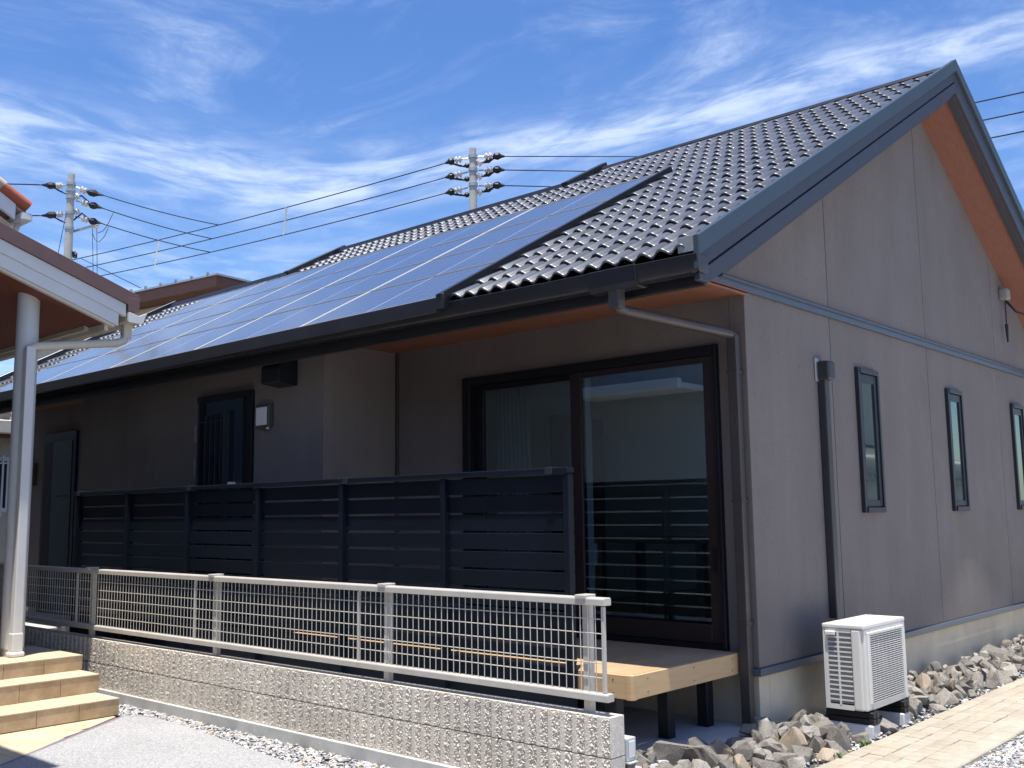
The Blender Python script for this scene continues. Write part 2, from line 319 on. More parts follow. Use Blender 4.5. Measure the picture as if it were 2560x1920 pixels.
# ------------------------------------------------------------------ ground
struct(MB().add([(-400, -400, 0), (400, -400, 0), (400, 400, 0), (-400, 400, 0)], [(0, 1, 2, 3)]).build('ground', 'soil'))
struct(B(1.232, 30, -2.4, 30, -0.05, 0.004).build('gravel_yard', 'yard'))
slab = struct(B(-8.0, 0.02, -1.86, 0.04, -0.05, 0.10).build('concrete_slab', 'slab', bevel=0.01))
# washed pebble pavement with its dark edging
wash_poly = [(-4.02, -2.30), (-3.92, -2.20), (-3.72, -2.165), (-3.2, -2.20), (-2.3, -2.31), (-1.4, -2.40), (0.6, -2.6), (2.6, -2.75), (2.6, -4.6), (-2.33, -4.6), (-3.16, -3.52)]
struct(MB().prism(wash_poly, 2, -0.05, 0.034).build('washed_pavement', 'wash', bevel=0.006))
cx_, cy_ = 0.5, -5.0
edge_poly = [(-4.06, -2.30), (-3.94, -2.165), (-3.72, -2.135), (-3.72, -2.165), (-3.92, -2.20), (-4.02, -2.30), (-3.16, -3.52), (-2.0, -5.0), (-2.04, -5.0), (-3.19, -3.54)]
struct(MB().prism(edge_poly, 2, -0.05, 0.030).build('pavement_edging', 'wash_edge'))
# paving stones of the neighbour's forecourt, between the steps and the washed pavement
fore = MB().prism([(-4.11, -2.32), (-4.06, -2.32), (-2.06, -5.0), (-6.0, -5.0), (-6.0, -4.4), (-4.11, -4.4)], 2, -0.05, 0.018).build('stone_forecourt', 'grout'); struct(fore)
def stone_piece(x0, x1, y0, y1):
    # clipped against the diagonal edging line
    def lim(y): return -4.09+(-2.32-y)*(2.0/2.68)
    poly = [(x0, y0), (min(x1, lim(y0)), y0), (min(x1, lim(y1)), y1), (x0, y1)]
    if poly[1][0] <= x0+0.01: return
    if poly[2][0] <= x0: poly = [poly[0], poly[1], (x0, -2.32-(x0+4.09)*2.68/2.0)]
    MB().prism(poly, 2, -0.02, 0.031).build('paving_stone', 'stone_top', fore, bevel=0.003)
yy = -2.33; row = 0
while yy > -4.6:
    y1 = yy-0.147; x = -4.107+(0.0 if row % 2 == 0 else -0.15)
    while x < -2.2:
        stone_piece(max(x, -4.107), x+0.296, y1, yy); x += 0.30
    yy -= 0.15; row += 1

# gravel: one mesh each
def gravel(name, inside, x0, x1, y0, y1, n, z0, size):
    pts = []
    t = 0
    while len(pts) < n and t < n*6:
        t += 1; x, y = rng.uniform(x0, x1), rng.uniform(y0, y1)
        if inside(x, y): pts.append((x, y))
    base = np.array([(1, 1, 1), (-1, -1, 1), (-1, 1, -1), (1, -1, -1), (0, 0, 1.25), (1.2, 0, 0), (-1.2, 0, 0), (0, 1.2, 0), (0, -1.2, 0)], float)
    # fixed topology: octahedron with jitter
    oc = np.array([(1, 0, 0), (-1, 0, 0), (0, 1, 0), (0, -1, 0), (0, 0, 1), (0, 0, -1), (.6, .6, .5), (-.6, .6, .5), (-.6, -.6, .5), (.6, -.6, .5)])
    fc = [(4, 6, 7), (4, 7, 8), (4, 8, 9), (4, 9, 6), (6, 0, 2), (6, 2, 7), (7, 2, 1), (7, 1, 8), (8, 1, 3), (8, 3, 9), (9, 3, 0), (9, 0, 6), (5, 2, 0), (5, 1, 2), (5, 3, 1), (5, 0, 3)]
    V = []; F = []; T = []
    for i, (x, y) in enumerate(pts):
        s = size*rng.uniform(0.55, 1.35); a = rng.uniform(0, 2*math.pi); ca, sa = math.cos(a), math.sin(a)
        q = oc*(1+rng.uniform(-0.28, 0.28, oc.shape))*np.array([s*rng.uniform(.8, 1.3), s*rng.uniform(.6, 1.0), s*rng.uniform(.4, .75)])
        tl = rng.uniform(-.5, .5); q = np.stack([q[:, 0], q[:, 1]*math.cos(tl)-q[:, 2]*math.sin(tl), q[:, 1]*math.sin(tl)+q[:, 2]*math.cos(tl)], 1)
        q = np.stack([q[:, 0]*ca-q[:, 1]*sa+x, q[:, 0]*sa+q[:, 1]*ca+y, q[:, 2]+z0+rng.uniform(-0.2, 0.9)*size*0.7], 1)
        F += [tuple(k+len(V) for k in f) for f in fc]; V += [tuple(p) for p in q]; T += [rng.random()]*len(fc)
    me = bpy.data.meshes.new(name); me.from_pydata(V, [], F); me.materials.append(MATS['gravel'])
    at = me.attributes.new('tone', 'FLOAT', 'FACE'); at.data.foreach_set('value', np.array(T, np.float32)); me.update()
    return me
def wash_edge_y(x):
    xs = [p[0] for p in wash_poly[:8]]; ys = [p[1] for p in wash_poly[:8]]
    return float(np.interp(x, xs, ys))
g1 = inst('gravel', gravel('gravel', lambda x, y: y > wash_edge_y(x)-0.01 and not (x < -4.05 and y < -2.26), -5.4, 1.6, -2.75, -2.0, 6500, 0.012, 0.015)); stuff(g1); tag(g1, 'grey gravel strip at the foot of the ribbed block wall', 'gravel')
g2 = inst('gravel', gravel('gravel', lambda x, y: True, 1.23, 2.5, -0.6, 3.2, 7500, 0.012, 0.014)); stuff(g2); tag(g2, 'grey gravel beside the cream paver path at lower right', 'gravel')

# ------------------------------------------------------------------ paver path
path = struct(B(0.60, 1.23, -3.0, 9.5, -0.05, 0.012).build('paver_path', 'sand'))
pav = B(-0.0485, 0.0485, -0.0985, 0.0985, -0.02, 0.032).mesh('paver', 'paver', bevel=0.004)
kst = B(-0.068, 0.068, -0.298, 0.298, -0.04, 0.036).mesh('kerb_stone', 'kerb', bevel=0.008)
for i in range(5):
    x = 0.655+i*0.0995; y = -1.6+(0.1 if i % 2 else 0)
    while y < 6.0:
        o = inst('paver', pav, path, (x, y, random.uniform(-0.002, 0.003)), (random.uniform(-.01, .01), random.uniform(-.012, .012), random.uniform(-.01, .01))); y += 0.2
y = -1.6
while y < 6.0:
    inst('kerb_stone', kst, path, (1.165, y, random.uniform(-0.002, 0.002)), (0, 0, random.uniform(-.003, .003))); y += 0.603

# ------------------------------------------------------------------ block wall
WX1 = 0.26; WX0 = -9.34
bw = thing('block_wall', 'low beige wall of ribbed split-face concrete blocks along the gravel', 'wall', (WX1, -1.94, 0))
B(WX0, WX1+0.01, -2.02, -1.87, -0.1, 0.098).build('footing', 'concrete', bw, bevel=0.004)
B(WX0, WX1-0.012, -1.975, -1.885, 0.099, 0.482).build('mortar_core', 'mortar', bw)
def block_mesh(seed):
    r = np.random.default_rng(seed); L, H, T = 0.398, 0.192, 0.12; nx, nz = 60, 30
    V = []; F = []
    for j in range(nz+1):
        for i in range(nx+1):
            u = i/nx*L; ph = (u/0.0788) % 1.0; rough = 1.0 if 0.42 < ph < 0.97 else 0.0
            d = -0.0105*rough*(0.2+1.0*r.random())+0.0007*r.standard_normal() if 0 < i < nx and 0 < j < nz else (-0.008*rough if 0 < i < nx else 0.0)
            x = u-L/2+(r.uniform(-.002, .002) if 0 < i < nx else 0); z = j/nz*H-H/2+(r.uniform(-.002, .002) if 0 < j < nz else 0)
            V.append((x, -T/2-d if rough else -T/2-d*0.5, z))
    W_ = nx+1
    for j in range(nz):
        for i in range(nx): F.append((j*W_+i, j*W_+i+1, (j+1)*W_+i+1, (j+1)*W_+i))
    n0 = len(V)
    V += [(-L/2, T/2, -H/2), (L/2, T/2, -H/2), (L/2, T/2, H/2), (-L/2, T/2, H/2)]
    F += [(n0+1, n0, n0+3, n0+2), tuple([nz*W_+i for i in range(W_)]+[n0+2, n0+3]), tuple([i for i in range(W_)][::-1]+[n0, n0+1]),
          tuple([j*W_ for j in range(nz+1)]+[n0+3, n0]), tuple([j*W_+nx for j in range(nz, -1, -1)]+[n0+1, n0+2])]
    me = bpy.data.meshes.new('block'); me.from_pydata(V, [], F); me.materials.append(MATS['block'])
    bm = bmesh.new(); bm.from_mesh(me); bmesh.ops.recalc_face_normals(bm, faces=bm.faces); bm.to_mesh(me); bm.free(); return me
BLK = [block_mesh(i) for i in range(6)]
for course, z in ((0, 0.195), (1, 0.393)):
    for k in range(24):
        inst('block', BLK[(k*5+course*3) % 6], bw, (WX1-0.2-k*0.4, -1.94, z))
        # ragged mortar crumbs in the bed joint are left to the recessed core
MB().box(-1.6432, -1.6368, -1.998, -1.99, 0.305, 0.486).build('rust_streak', 'rust', bw)

# ------------------------------------------------------------------ lattice fence on the wall
lf = thing('lattice_fence', 'light grey metal mesh fence standing on the ribbed block wall', 'fence', (0.08, -1.94, 0.487))
FX0 = -9.3; FX1 = 0.226
stile = [-9.3, -7.50, -5.56, -3.62, -1.70, 0.216]; posts = [-9.15, -7.27, -5.34, -3.38, -1.47, 0.08]
for x in posts: B(x-0.024, x+0.024, -1.945, -1.905, 0.40, 1.045).build('post', 'lattice', lf, bevel=0.004)
for a, b in zip(stile[:-1], stile[1:]):
    a2 = a+0.003; b2 = b-0.001 if b < 0.2 else b+0.012
    MB().prism([(-1.985, 1.029), (-1.985, 1.062), (-1.978, 1.068), (-1.925, 1.068), (-1.92, 1.06), (-1.92, 1.029)], 0, a2, b2).build('top_rail', 'lattice', lf, bevel=0.003)
    MB().prism([(-1.985, 0.558), (-1.985, 0.592), (-1.978, 0.598), (-1.935, 0.598), (-1.928, 0.59), (-1.928, 0.558)], 0, a2, b2+0.012).build('bottom_rail', 'lattice', lf, bevel=0.003)
    B(b-0.018, b, -1.972, -1.952, 0.599, 1.024).build('stile', 'lattice', lf, bevel=0.002)
    g = MB()
    for z in (0.671, 0.743, 0.816, 0.889, 0.961): g.tube([(a2, -1.962, z), (b-0.018, -1.962, z)], 0.0030, 6, cap=False)
    n = int((b-a)/0.048)
    for i in range(1, n): x = a+0.012+(b-a-0.02)*i/n; g.tube([(x, -1.968, 0.598), (x, -1.968, 1.026)], 0.0027, 6, cap=False)
    w = g.build('mesh_panel', 'wire', lf, smooth='all'); stuff(w)
for x in posts: B(x-0.034, x+0.034, -1.992, -1.898, 1.060, 1.080).build('post_cap', 'lattice', lf, bevel=0.003)

# ------------------------------------------------------------------ deck
DX0, DX1, DY0, DZ = -3.56, -0.115, -1.277, 0.566
dk = thing('timber_deck', 'tan composite deck on dark square posts below the glass sliding door', 'deck', (-1.8, -0.65, 0.1))
nb = 24; wd = (DX1-0.03-DX0)/nb
brd = B(-wd/2+0.0018, wd/2-0.0018, DY0+0.027, -0.035, DZ-0.03, DZ).mesh('deck_board', 'deck', bevel=0.002)
for i in range(nb): inst('deck_board', brd, dk, (DX0+wd*(i+0.5), 0, 0))
fb = B(DX0, DX1-0.045, DY0, DY0+0.024, DZ-0.134, DZ-0.001).build('front_fascia', 'deck_fascia', dk, bevel=0.002)
fr_ = B(DX1-0.026, DX1, DY0+0.047, -0.03, DZ-0.134, DZ-0.001).build('side_fascia', 'deck_fascia', dk, bevel=0.002)
MB().prism([(DX1-0.044, DY0-0.003), (DX1-0.012, DY0-0.003), (DX1+0.003, DY0+0.012), (DX1+0.003, DY0+0.046), (DX1-0.024, DY0+0.046), (DX1-0.044, DY0+0.025)], 2, DZ-0.138, DZ+0.002).build('corner_trim', 'deck_fascia', dk, bevel=0.003)
for z in (DZ-0.03, DZ-0.105):
    for x in (-0.25, -0.75, -1.25): MB().tube([(x, DY0-0.002, z), (x, DY0+0.01, z)], 0.0045, 8).build('screw', 'deck_screw', fb)
    for y_ in (-1.12, -0.62, -0.15): MB().tube([(DX1+0.002, y_, z), (DX1-0.01, y_, z)], 0.0045, 8).build('screw', 'deck_screw', fr_)
for x in (-0.30, -1.35, -2.4, -3.45):
    for y_ in (-1.20, -0.66, -0.20): B(x-0.04, x+0.04, y_-0.04, y_+0.04, 0.10, DZ-0.09).build('leg', 'black_metal', dk, bevel=0.004)
for y_ in (-1.20, -0.66, -0.20): B(DX0+0.02, DX1-0.04, y_-0.03, y_+0.03, DZ-0.089, DZ-0.031).build('joist', 'black_metal', dk)

# ------------------------------------------------------------------ dark privacy fence
pf = thing('privacy_fence', 'dark navy horizontal slat privacy fence in front of the deck', 'fence', (-3.7, -1.33, 0.3))
px_ = [-0.476-1.081*i for i in range(7)]
sl = {}
for i in range(6):
    a, b = px_[i+1], px_[i]
    m_ = B(a+0.004, b-0.004, -1.337, -1.316, -0.0515, 0.0515).mesh('slat', 'fence_dark', bevel=0.0025)
    for k in range(14):
        if k == 7: m_ = B(a+0.004, b-0.004, -1.337, -1.316, -0.046, 0.046).mesh('slat', 'fence_dark', bevel=0.0025)
        if k == 9: m_ = B(a+0.004, b-0.004, -1.337, -1.316, -0.030, 0.046).mesh('slat', 'fence_dark', bevel=0.002)
        if k == 10: m_ = B(a+0.004, b-0.004, -1.337, -1.316, -0.060, 0.046).mesh('slat', 'fence_dark', bevel=0.002)
        z = 1.676-0.1178*k if k < 7 else 0.857-0.1065*(k-7)
        inst('slat', m_, pf, (0, 0, z))
for i, x in enumerate(px_):
    xa = x-0.028 if 0 < i < 6 else (x-0.044 if i == 0 else x)
    B(xa, xa+0.044, -1.375, -1.337, 0.10, 1.732).build('post', 'fence_dark', pf, bevel=0.003)
    B(xa-0.006, xa+0.006, -1.317, -1.28, 0.10, 1.70).build('back_stile', 'fence_dark', pf)
for a, b in ((px_[6], px_[4]-0.01), (px_[4]-0.006, px_[2]-0.014), (px_[2]-0.010, px_[0]+0.002)):
    B(a, b, -1.382, -1.315, 1.737, 1.772).build('top_rail', 'fence_dark', pf, bevel=0.004)
for x in (-0.62, -2.58, -4.75, -6.86): 
    B(x-0.028, x+0.028, -1.388, -1.312, 1.733, 1.7765).build('rail_joint', 'window_frame', pf, bevel=0.002)

# ------------------------------------------------------------------ the house
hs = thing('single_storey_house', 'brown stucco single-storey house with grey tiled gable roof and solar panels', 'house', (-6.5, 3.5, 0))
S_ = 0.5585; NS = math.sqrt(1+S_*S_)
def base(y): return 2.95+S_*(y+1.276)
EY = -1.276; RY = 3.5; BACK = 8.276
# foundation
for a in ((-3.56, -0.02, 0.02, 0.16), (-8.02, -3.60, -0.80, -0.66), (-10.68, -8.06, -0.23, -0.1)): B(a[0], a[1], a[2], a[3], -0.1, 0.424).build('foundation', 'foundation', hs)
B(-0.16, -0.018, 0.16, 6.98, -0.1, 0.424).build('foundation', 'foundation', hs)
B(-3.72, -3.60, -0.66, 0.16, -0.1, 0.424).build('foundation', 'foundation', hs)
# base trim (water table)
B(0.0, 0.022, 0.0, 7.0, 0.418, 0.468).build('base_trim', 'trim', hs, bevel=0.004)
B(-3.56, 0.022, -0.022, 0.0, 0.418, 0.468).build('base_trim', 'trim', hs, bevel=0.004)
B(-8.04, -3.576, -0.842, -0.82, 0.418, 0.468).build('base_trim', 'trim', hs, bevel=0.004)
# gable siding panels below the band, each panel its own piece
JY = [0.0, 1.34, 3.425, 5.513, 7.0]
for a, b in zip(JY[:-1], JY[1:]):
    B(-0.12, 0.0, a+(0.005 if a else 0), b-0.005, 0.469, 2.992).build('siding_panel', 'siding', hs, bevel=0.0025)
B(-0.13, -0.006, 0.1, 6.9, 0.47, 2.99).build('wall_backing', 'joint', hs)
JU = [-0.9, 1.34, 3.425, 5.513, 7.9]
def top_u(y): return (base(y) if y < RY else base(2*RY-y))-0.23
for a, b in zip(JU[:-1], JU[1:]):
    a_ = a+0.005; b_ = b-0.005
    def cross():  # y where top_u = 3.06
        return EY+(3.06+0.23-2.95)/S_
    yl, yr = cross(), 2*RY-cross()
    a_ = max(a_, yl); b_ = min(b_, yr)
    poly = [(a_, 3.06), (b_, 3.06), (b_, top_u(b_))]+([(RY, top_u(RY))] if a_ < RY < b_ else [])+[(a_, top_u(a_))]
    poly = [p for i, p in enumerate(poly) if i == 0 or (abs(p[0]-poly[i-1][0])+abs(p[1]-poly[i-1][1])) > 1e-4]
    MB().prism(poly, 0, -0.12, 0.0).build('gable_panel', 'siding', hs, bevel=0.0025)
MB().prism([(0.0, 3.0), (7.0, 3.0), (RY, top_u(RY)-0.12)], 0, -0.13, -0.006).build('gable_backing', 'joint', hs)
# band course between the lower and the upper gable panels
bd = MB().prism([(2.985, 0.0), (2.985, 0.028), (3.02, 0.028), (3.024, 0.020), (3.034, 0.020), (3.038, 0.034), (3.052, 0.034), (3.072, 0.006), (3.072, 0.0)], 1, -0.75, 7.75)
bd.build('band_course', 'trim', hs)
# front wall A with the door opening
DXL, DXR, DZB, DZT = -2.70, -0.215, 0.548, 2.648
for a in ((-3.576, DXL, 0.469, 2.985), (DXR, -0.121, 0.469, 2.985)): B(a[0], a[1], 0.0, 0.12, a[2], a[3]).build('siding_panel', 'siding', hs)
B(DXL, DXR, 0.0, 0.12, DZT, 2.985).build('siding_panel', 'siding', hs)
B(DXL, DXR, 0.002, 0.12, 0.469, DZB).build('siding_panel', 'siding', hs)
# section B (projecting) and its return, entrance recess
B(-8.04, -3.576, -0.82, -0.70, 0.469, 3.05).build('siding_panel', 'siding', hs, bevel=0.002)
B(-3.70, -3.577, -0.70, 0.0, 0.469, 3.0).build('return_wall', 'siding', hs)
B(-8.039, -7.92, -0.70, -0.25, 0.35, 3.05).build('return_wall', 'siding', hs)
B(-10.7, -8.039, -0.25, -0.12, 0.35, 3.05).build('siding_panel', 'siding', hs)
B(-10.7, -10.58, -0.12, 7.0, 0.0, 3.0).build('end_wall', 'siding', hs)
B(-10.58, -3.30, 6.88, 7.0, 0.0, 3.0).build('rear_wall', 'siding', hs); B(-0.60, -0.121, 6.88, 7.0, 0.0, 3.0).build('rear_wall', 'siding', hs)
B(-3.299, -0.601, 6.88, 7.0, 0.0, 0.60).build('rear_wall', 'siding', hs); B(-3.299, -0.601, 6.88, 7.0, 2.60, 3.0).build('rear_wall', 'siding', hs)
B(-3.299, -0.601, 6.93, 6.94, 0.601, 2.599).build('added_rear_window', 'door_glass', hs)  # unseen glazed opening, added so skylight brightens the room behind the sliding door
cs = B(-3.572, -3.556, -0.014, 0.0, 0.47, 2.985).build('corner_seal', 'downpipe', hs)
B(-3.540, -3.532, -0.006, 0.0, 0.47, 2.985).build('corner_seal', 'downpipe', hs)
# entrance step slab behind the lattice
B(-10.7, -8.2, -1.15, -0.26, 0.0, 0.30).build('entrance_step', 'concrete', hs, bevel=0.01)
B(-10.7, -8.9, -1.45, -1.152, 0.0, 0.17).build('entrance_step', 'concrete', hs, bevel=0.01)
# eave soffit (flat) and closing board, fascia
B(-10.9, 0.03, -1.08, -0.665, 2.972, 2.99).build('soffit_board', 'soffit', hs)
B(-10.9, 0.03, -0.66, 0.0, 2.972, 2.99).build('soffit_board', 'soffit', hs)
B(0.0, 0.03, -1.0, -0.001, 2.958, 2.984).build('soffit_trim', 'soffit', hs, bevel=0.004)
B(-10.7, -8.04, 0.0, 0.1, 2.972, 2.99).build('soffit_board', 'soffit', hs)
B(-10.93, 0.36, -1.12, -1.085, 2.80, 2.975).build('eave_fascia', 'gutter', hs, bevel=0.003)
# gutter, rising slightly to the left
def gz(x): return 0.0085*(0.42-x)
gp = [(-1.165, 2.93), (-1.165, 2.855), (-1.19, 2.842), (-1.262, 2.846), (-1.275, 2.86), (-1.292, 2.945), (-1.284, 2.950), (-1.272, 2.944), (-1.258, 2.868), (-1.18, 2.862), (-1.178, 2.93)]
def gut(x0, x1):
    n = len(gp); m_ = MB(); m_.add([(x, p[0], p[1]+gz(x)) for x in (x0, x1) for p in gp], [tuple(range(n)), tuple(range(n, 2*n))[::-1]]+[(i, (i+1) % n, n+(i+1) % n, n+i) for i in range(n)]); return m_
gt = gut(-10.96, 0.41).build('gutter', 'gutter', hs, smooth=True)
MB().prism([p for p in gp[:6]]+[(-1.165, 2.945)], 0, 0.411, 0.42).build('end_cap', 'downpipe', gt, bevel=0.002)
MB().prism([(-1.16, 2.955), (-1.16, 2.838), (-1.192, 2.825), (-1.268, 2.828), (-1.284, 2.86), (-1.300, 2.957)], 0, -0.36, 0.00).build('outlet_box', 'gutter', gt, bevel=0.004)
# corner downpipe: outlet, elbow, sloped run to the wall, long drop
dp = MB(); dp.beam((-0.19, -1.225, 2.84), (-0.19, -1.225, 2.72), 0.075, 0.075, (1, 0, 0)); dpo = dp.build('downpipe', 'downpipe', hs, bevel=0.01, seg=2)
MB().tube([(-0.19, -1.225, 2.75), (-0.19, -1.20, 2.725), (-0.18, -1.15, 2.718), (-0.07, -0.10, 2.695), (-0.066, -0.065, 2.685), (-0.065, -0.055, 2.65)], 0.034, 12).build('sloped_run', 'downpipe', dpo, smooth='all')
MB().beam((-0.065, -0.058, 2.69), (-0.065, -0.058, 0.06), 0.07, 0.062, (0, 1, 0)).build('drop_pipe', 'downpipe', dpo, bevel=0.008, seg=2)
for z in (2.42, 1.55, 0.75): B(-0.104, -0.026, -0.095, 0.0, z, z+0.022).build('bracket', 'downpipe', dpo)
# rake (barge) boards, chevrons following both slopes
def chevron(off_a, off_b, x0, x1, ze=None, y0=EY, name='rake_board', m='rake', bevel=0.003, apex_drop=0.0):
    y1 = 2*RY-y0
    top = [(y0, base(y0)+off_a), (RY, base(RY)+off_a), (y1, base(y0)+off_a)]
    if ze is None: bot = [(y1, base(y0)+off_b), (RY, base(RY)+off_b), (y0, base(y0)+off_b)]
    else:
        yc = EY+(ze-off_b-2.95)/S_
        bot = [(y1, ze), (2*RY-yc, ze), (RY, base(RY)+off_b), (yc, ze), (y0, ze)]
    poly = top+bot
    return MB().prism(poly, 0, x0, x1).build(name, m, hs, bevel=bevel)
chevron(0.105, -0.012, 0.385, 0.428, name='rake_cap', m='rake')
chevron(-0.012, -0.112, 0.372, 0.402, name='rake_fascia', m='rake_fascia')
chevron(-0.112, -0.122, 0.36, 0.388, name='rake_groove', m='frame_black', bevel=0)
chevron(-0.122, -0.225, 0.372, 0.408, ze=2.80, y0=EY+0.03, name='rake_fascia', m='rake_fascia')
B(0.29, 0.395, EY-0.006, EY+0.02, 2.965, 3.058).build('rake_end_flashing', 'galv', hs, bevel=0.002)
B(0.395, 0.429, EY-0.008, EY-0.001, 2.86, 3.056).build('rake_end_plate', 'rake', hs, bevel=0.002)
# sloped soffit under the rake overhang
for sgn in (1, -1):
    def yy_(y): return y if sgn > 0 else 2*RY-y
    a, b = EY+0.35, RY
    v = [(x, yy_(y), base(y)+o_) for x in (0.0, 0.372) for y, o_ in ((a, -0.232), (b, -0.232), (b, -0.215), (a, -0.215))]
    MB().add(v, [(0, 1, 2, 3), (7, 6, 5, 4), (0, 4, 5, 1), (1, 5, 6, 2), (2, 6, 7, 3), (3, 7, 4, 0)]).build('rake_soffit', 'soffit_rake', hs)
    v = [(x, yy_(y), base(y)+o_) for x in (0.315, 0.3715) for y, o_ in ((a, -0.262), (b, -0.262), (b, -0.233), (a, -0.233))]
    MB().add(v, [(0, 1, 2, 3), (7, 6, 5, 4), (0, 4, 5, 1), (1, 5, 6, 2), (2, 6, 7, 3), (3, 7, 4, 0)]).build('soffit_edge_strip', 'rake_fascia', hs)
    if sgn < 0: MB().beam((0.02, yy_(0.30), base(0.30)-0.235), (0.37, yy_(0.30), base(0.30)-0.235), 0.012, 0.006).build('soffit_joint_strip', 'steel', hs)
# roof decks (three ridge heights), back slopes
SEC = [(-3.70, 0.385, 5.43), (-7.90, -3.70, 4.66), (-10.95, -7.90, 3.66)]
def at_s(s, off=0.0):  # slope distance -> (y, z), off measured vertically
    y = EY+s/NS; return y, base(y)+off
for x0, x1, sr in SEC:
    yr, zr = at_s(sr); yb = 2*yr-EY
    MB().prism([(EY+0.03, base(EY+0.03)-0.015), (yr, zr-0.015), (BACK, zr-0.015-S_*(BACK-yr)), (BACK, zr-0.09-S_*(BACK-yr)), (yr, zr-0.10), (EY+0.03, base(EY+0.03)-0.10)], 0, x0+0.001, x1-0.001).build('roof_deck', 'roof_under', hs)
    hc = 0.065 if x1 > 0 else 0.10
    MB().prism([(yr-0.085, zr+0.005), (yr-0.06, zr+hc*0.75), (yr, zr+hc), (yr+0.06, zr+hc*0.75), (yr+0.085, zr+0.005)], 0, x0+0.002, x1-(0.0 if x1 < 0 else 0.005)).build('ridge_cap', 'gutter', hs, bevel=0.006)
for x, s0, s1, oz in ((-3.72, 4.58, 5.48, 0.06), (-7.92, 3.60, 4.74, 0.06)):
    (ya, za), (yb, zb) = at_s(s0, oz), at_s(s1, oz)
    MB().beam((x, ya, za), (x, yb, zb), 0.09, 0.10).build('verge_flashing', 'gutter', hs, bevel=0.006)
    MB().beam((x-0.10, ya+0.03, za-0.03), (x-0.10, yb, zb-0.03), 0.06, 0.05).build('verge_flashing', 'gutter', hs, bevel=0.006)
(ya, za), (yb, zb) = at_s(-0.02, 0.05), at_s(3.72, 0.05)
MB().beam((-10.98, ya, za), (-10.98, yb, zb), 0.09, 0.14).build('verge_flashing', 'gutter', hs, bevel=0.006)
# roof tiles: double-roll glazed tiles
TW, TE = 0.262, 0.281; TH = math.atan(S_)
def tile_mesh():
    n = 17; V = []; F = []
    def w(u):
        t = (u/(TW/2)) % 1.0; return 0.040*(0.5-0.5*math.cos(2*math.pi*t))**0.75
    rows = [(-0.002, -0.016, 0.024), (-0.005, -0.006, 0.024), (0.010, 0.0, 0.024), (TE+0.04, 0.0, 0.0)]
    for v, dw_, lift in rows:
        for i in range(n):
            u = (i/(n-1))*TW*1.03; V.append((u, v, w(u if i < n-1 else TW*0.03)+lift+dw_+0.004*(i/(n-1))))
    for j in range(3):
        for i in range(n-1): F.append((j*n+i, j*n+i+1, (j+1)*n+i+1, (j+1)*n+i))
    me = bpy.data.meshes.new('roof_tile'); me.from_pydata(V, [], F); me.materials.append(MATS['tile'])
    for p in me.polygons: p.use_smooth = True
    return me
TM = tile_mesh(); Rt = Matrix.Rotation(TH, 4, 'X')
stufftiles = MB()
def put_tile(x, s, single=True):
    y, z = at_s(s, 0.0)
    if single: inst('roof_tile', TM, hs, (x, y, z), (TH+random.uniform(-.010, .010), random.uniform(-.012, .012), random.uniform(-.008, .008)))
    else:
        T = Matrix.Translation((x, y, z)) @ Rt; vs = [tuple(T @ v.co) for v in TM.vertices]; stufftiles.add(vs, [tuple(p.vertices) for p in TM.polygons])
ntile = 0
for r in range(20):
    s = 0.02+r*TE
    for c in range(52):
        x = 0.365-TW*(c+1)
        if x < -10.93: continue
        sr = 5.43 if x > -3.71 else (4.66 if x > -7.91 else 3.66)
        if s > sr-0.12: continue
        right_zone = x > -1.90; top_zone = s > 3.1; left_zone = x < -9.40
        if not (right_zone or top_zone or left_zone): continue
        single = right_zone or (top_zone and s > 3.35 and x > -7.9)
        if single and ntile < 300: ntile += 1; put_tile(x, s)
        else: put_tile(x, s, False)
so = stufftiles.build('roof_tile_field', 'tile', hs, smooth='all'); stuff(so)
# front trim strip under the solar array and dark side flashing
(ya, za) = at_s(-0.09, 0.0)
B(-9.54, -1.62, ya-0.012, ya+0.02, za-0.02, za+0.085).build('array_front_trim', 'gutter', hs, bevel=0.004)
(ya, za), (yb, zb) = at_s(-0.09, 0.05), at_s(3.34, 0.05)
MB().beam((-1.582, ya, za), (-1.582, yb, zb), 0.03, 0.12).build('array_side_trim', 'black_metal', hs, bevel=0.004)
B(-1.62, -1.55, ya-0.02, ya+0.005, za-0.05, za+0.055).build('array_corner_cap', 'gutter', hs, bevel=0.003)

# sliding door
sd = B(DXL, DXL+0.085, -0.03, 0.10, DZB, DZT).build('sliding_door', 'frame_black', hs, bevel=0.004)
B(DXR-0.03, DXR, -0.045, 0.10, DZB, DZT).build('jamb', 'frame_black', sd, bevel=0.003)
B(DXL+0.086, DXR-0.031, -0.03, 0.10, DZT-0.07, DZT).build('head', 'frame_black', sd, bevel=0.003)
B(DXL+0.086, DXR-0.031, -0.04, 0.10, DZB, DZB+0.055).build('sill', 'frame_black', sd, bevel=0.003)
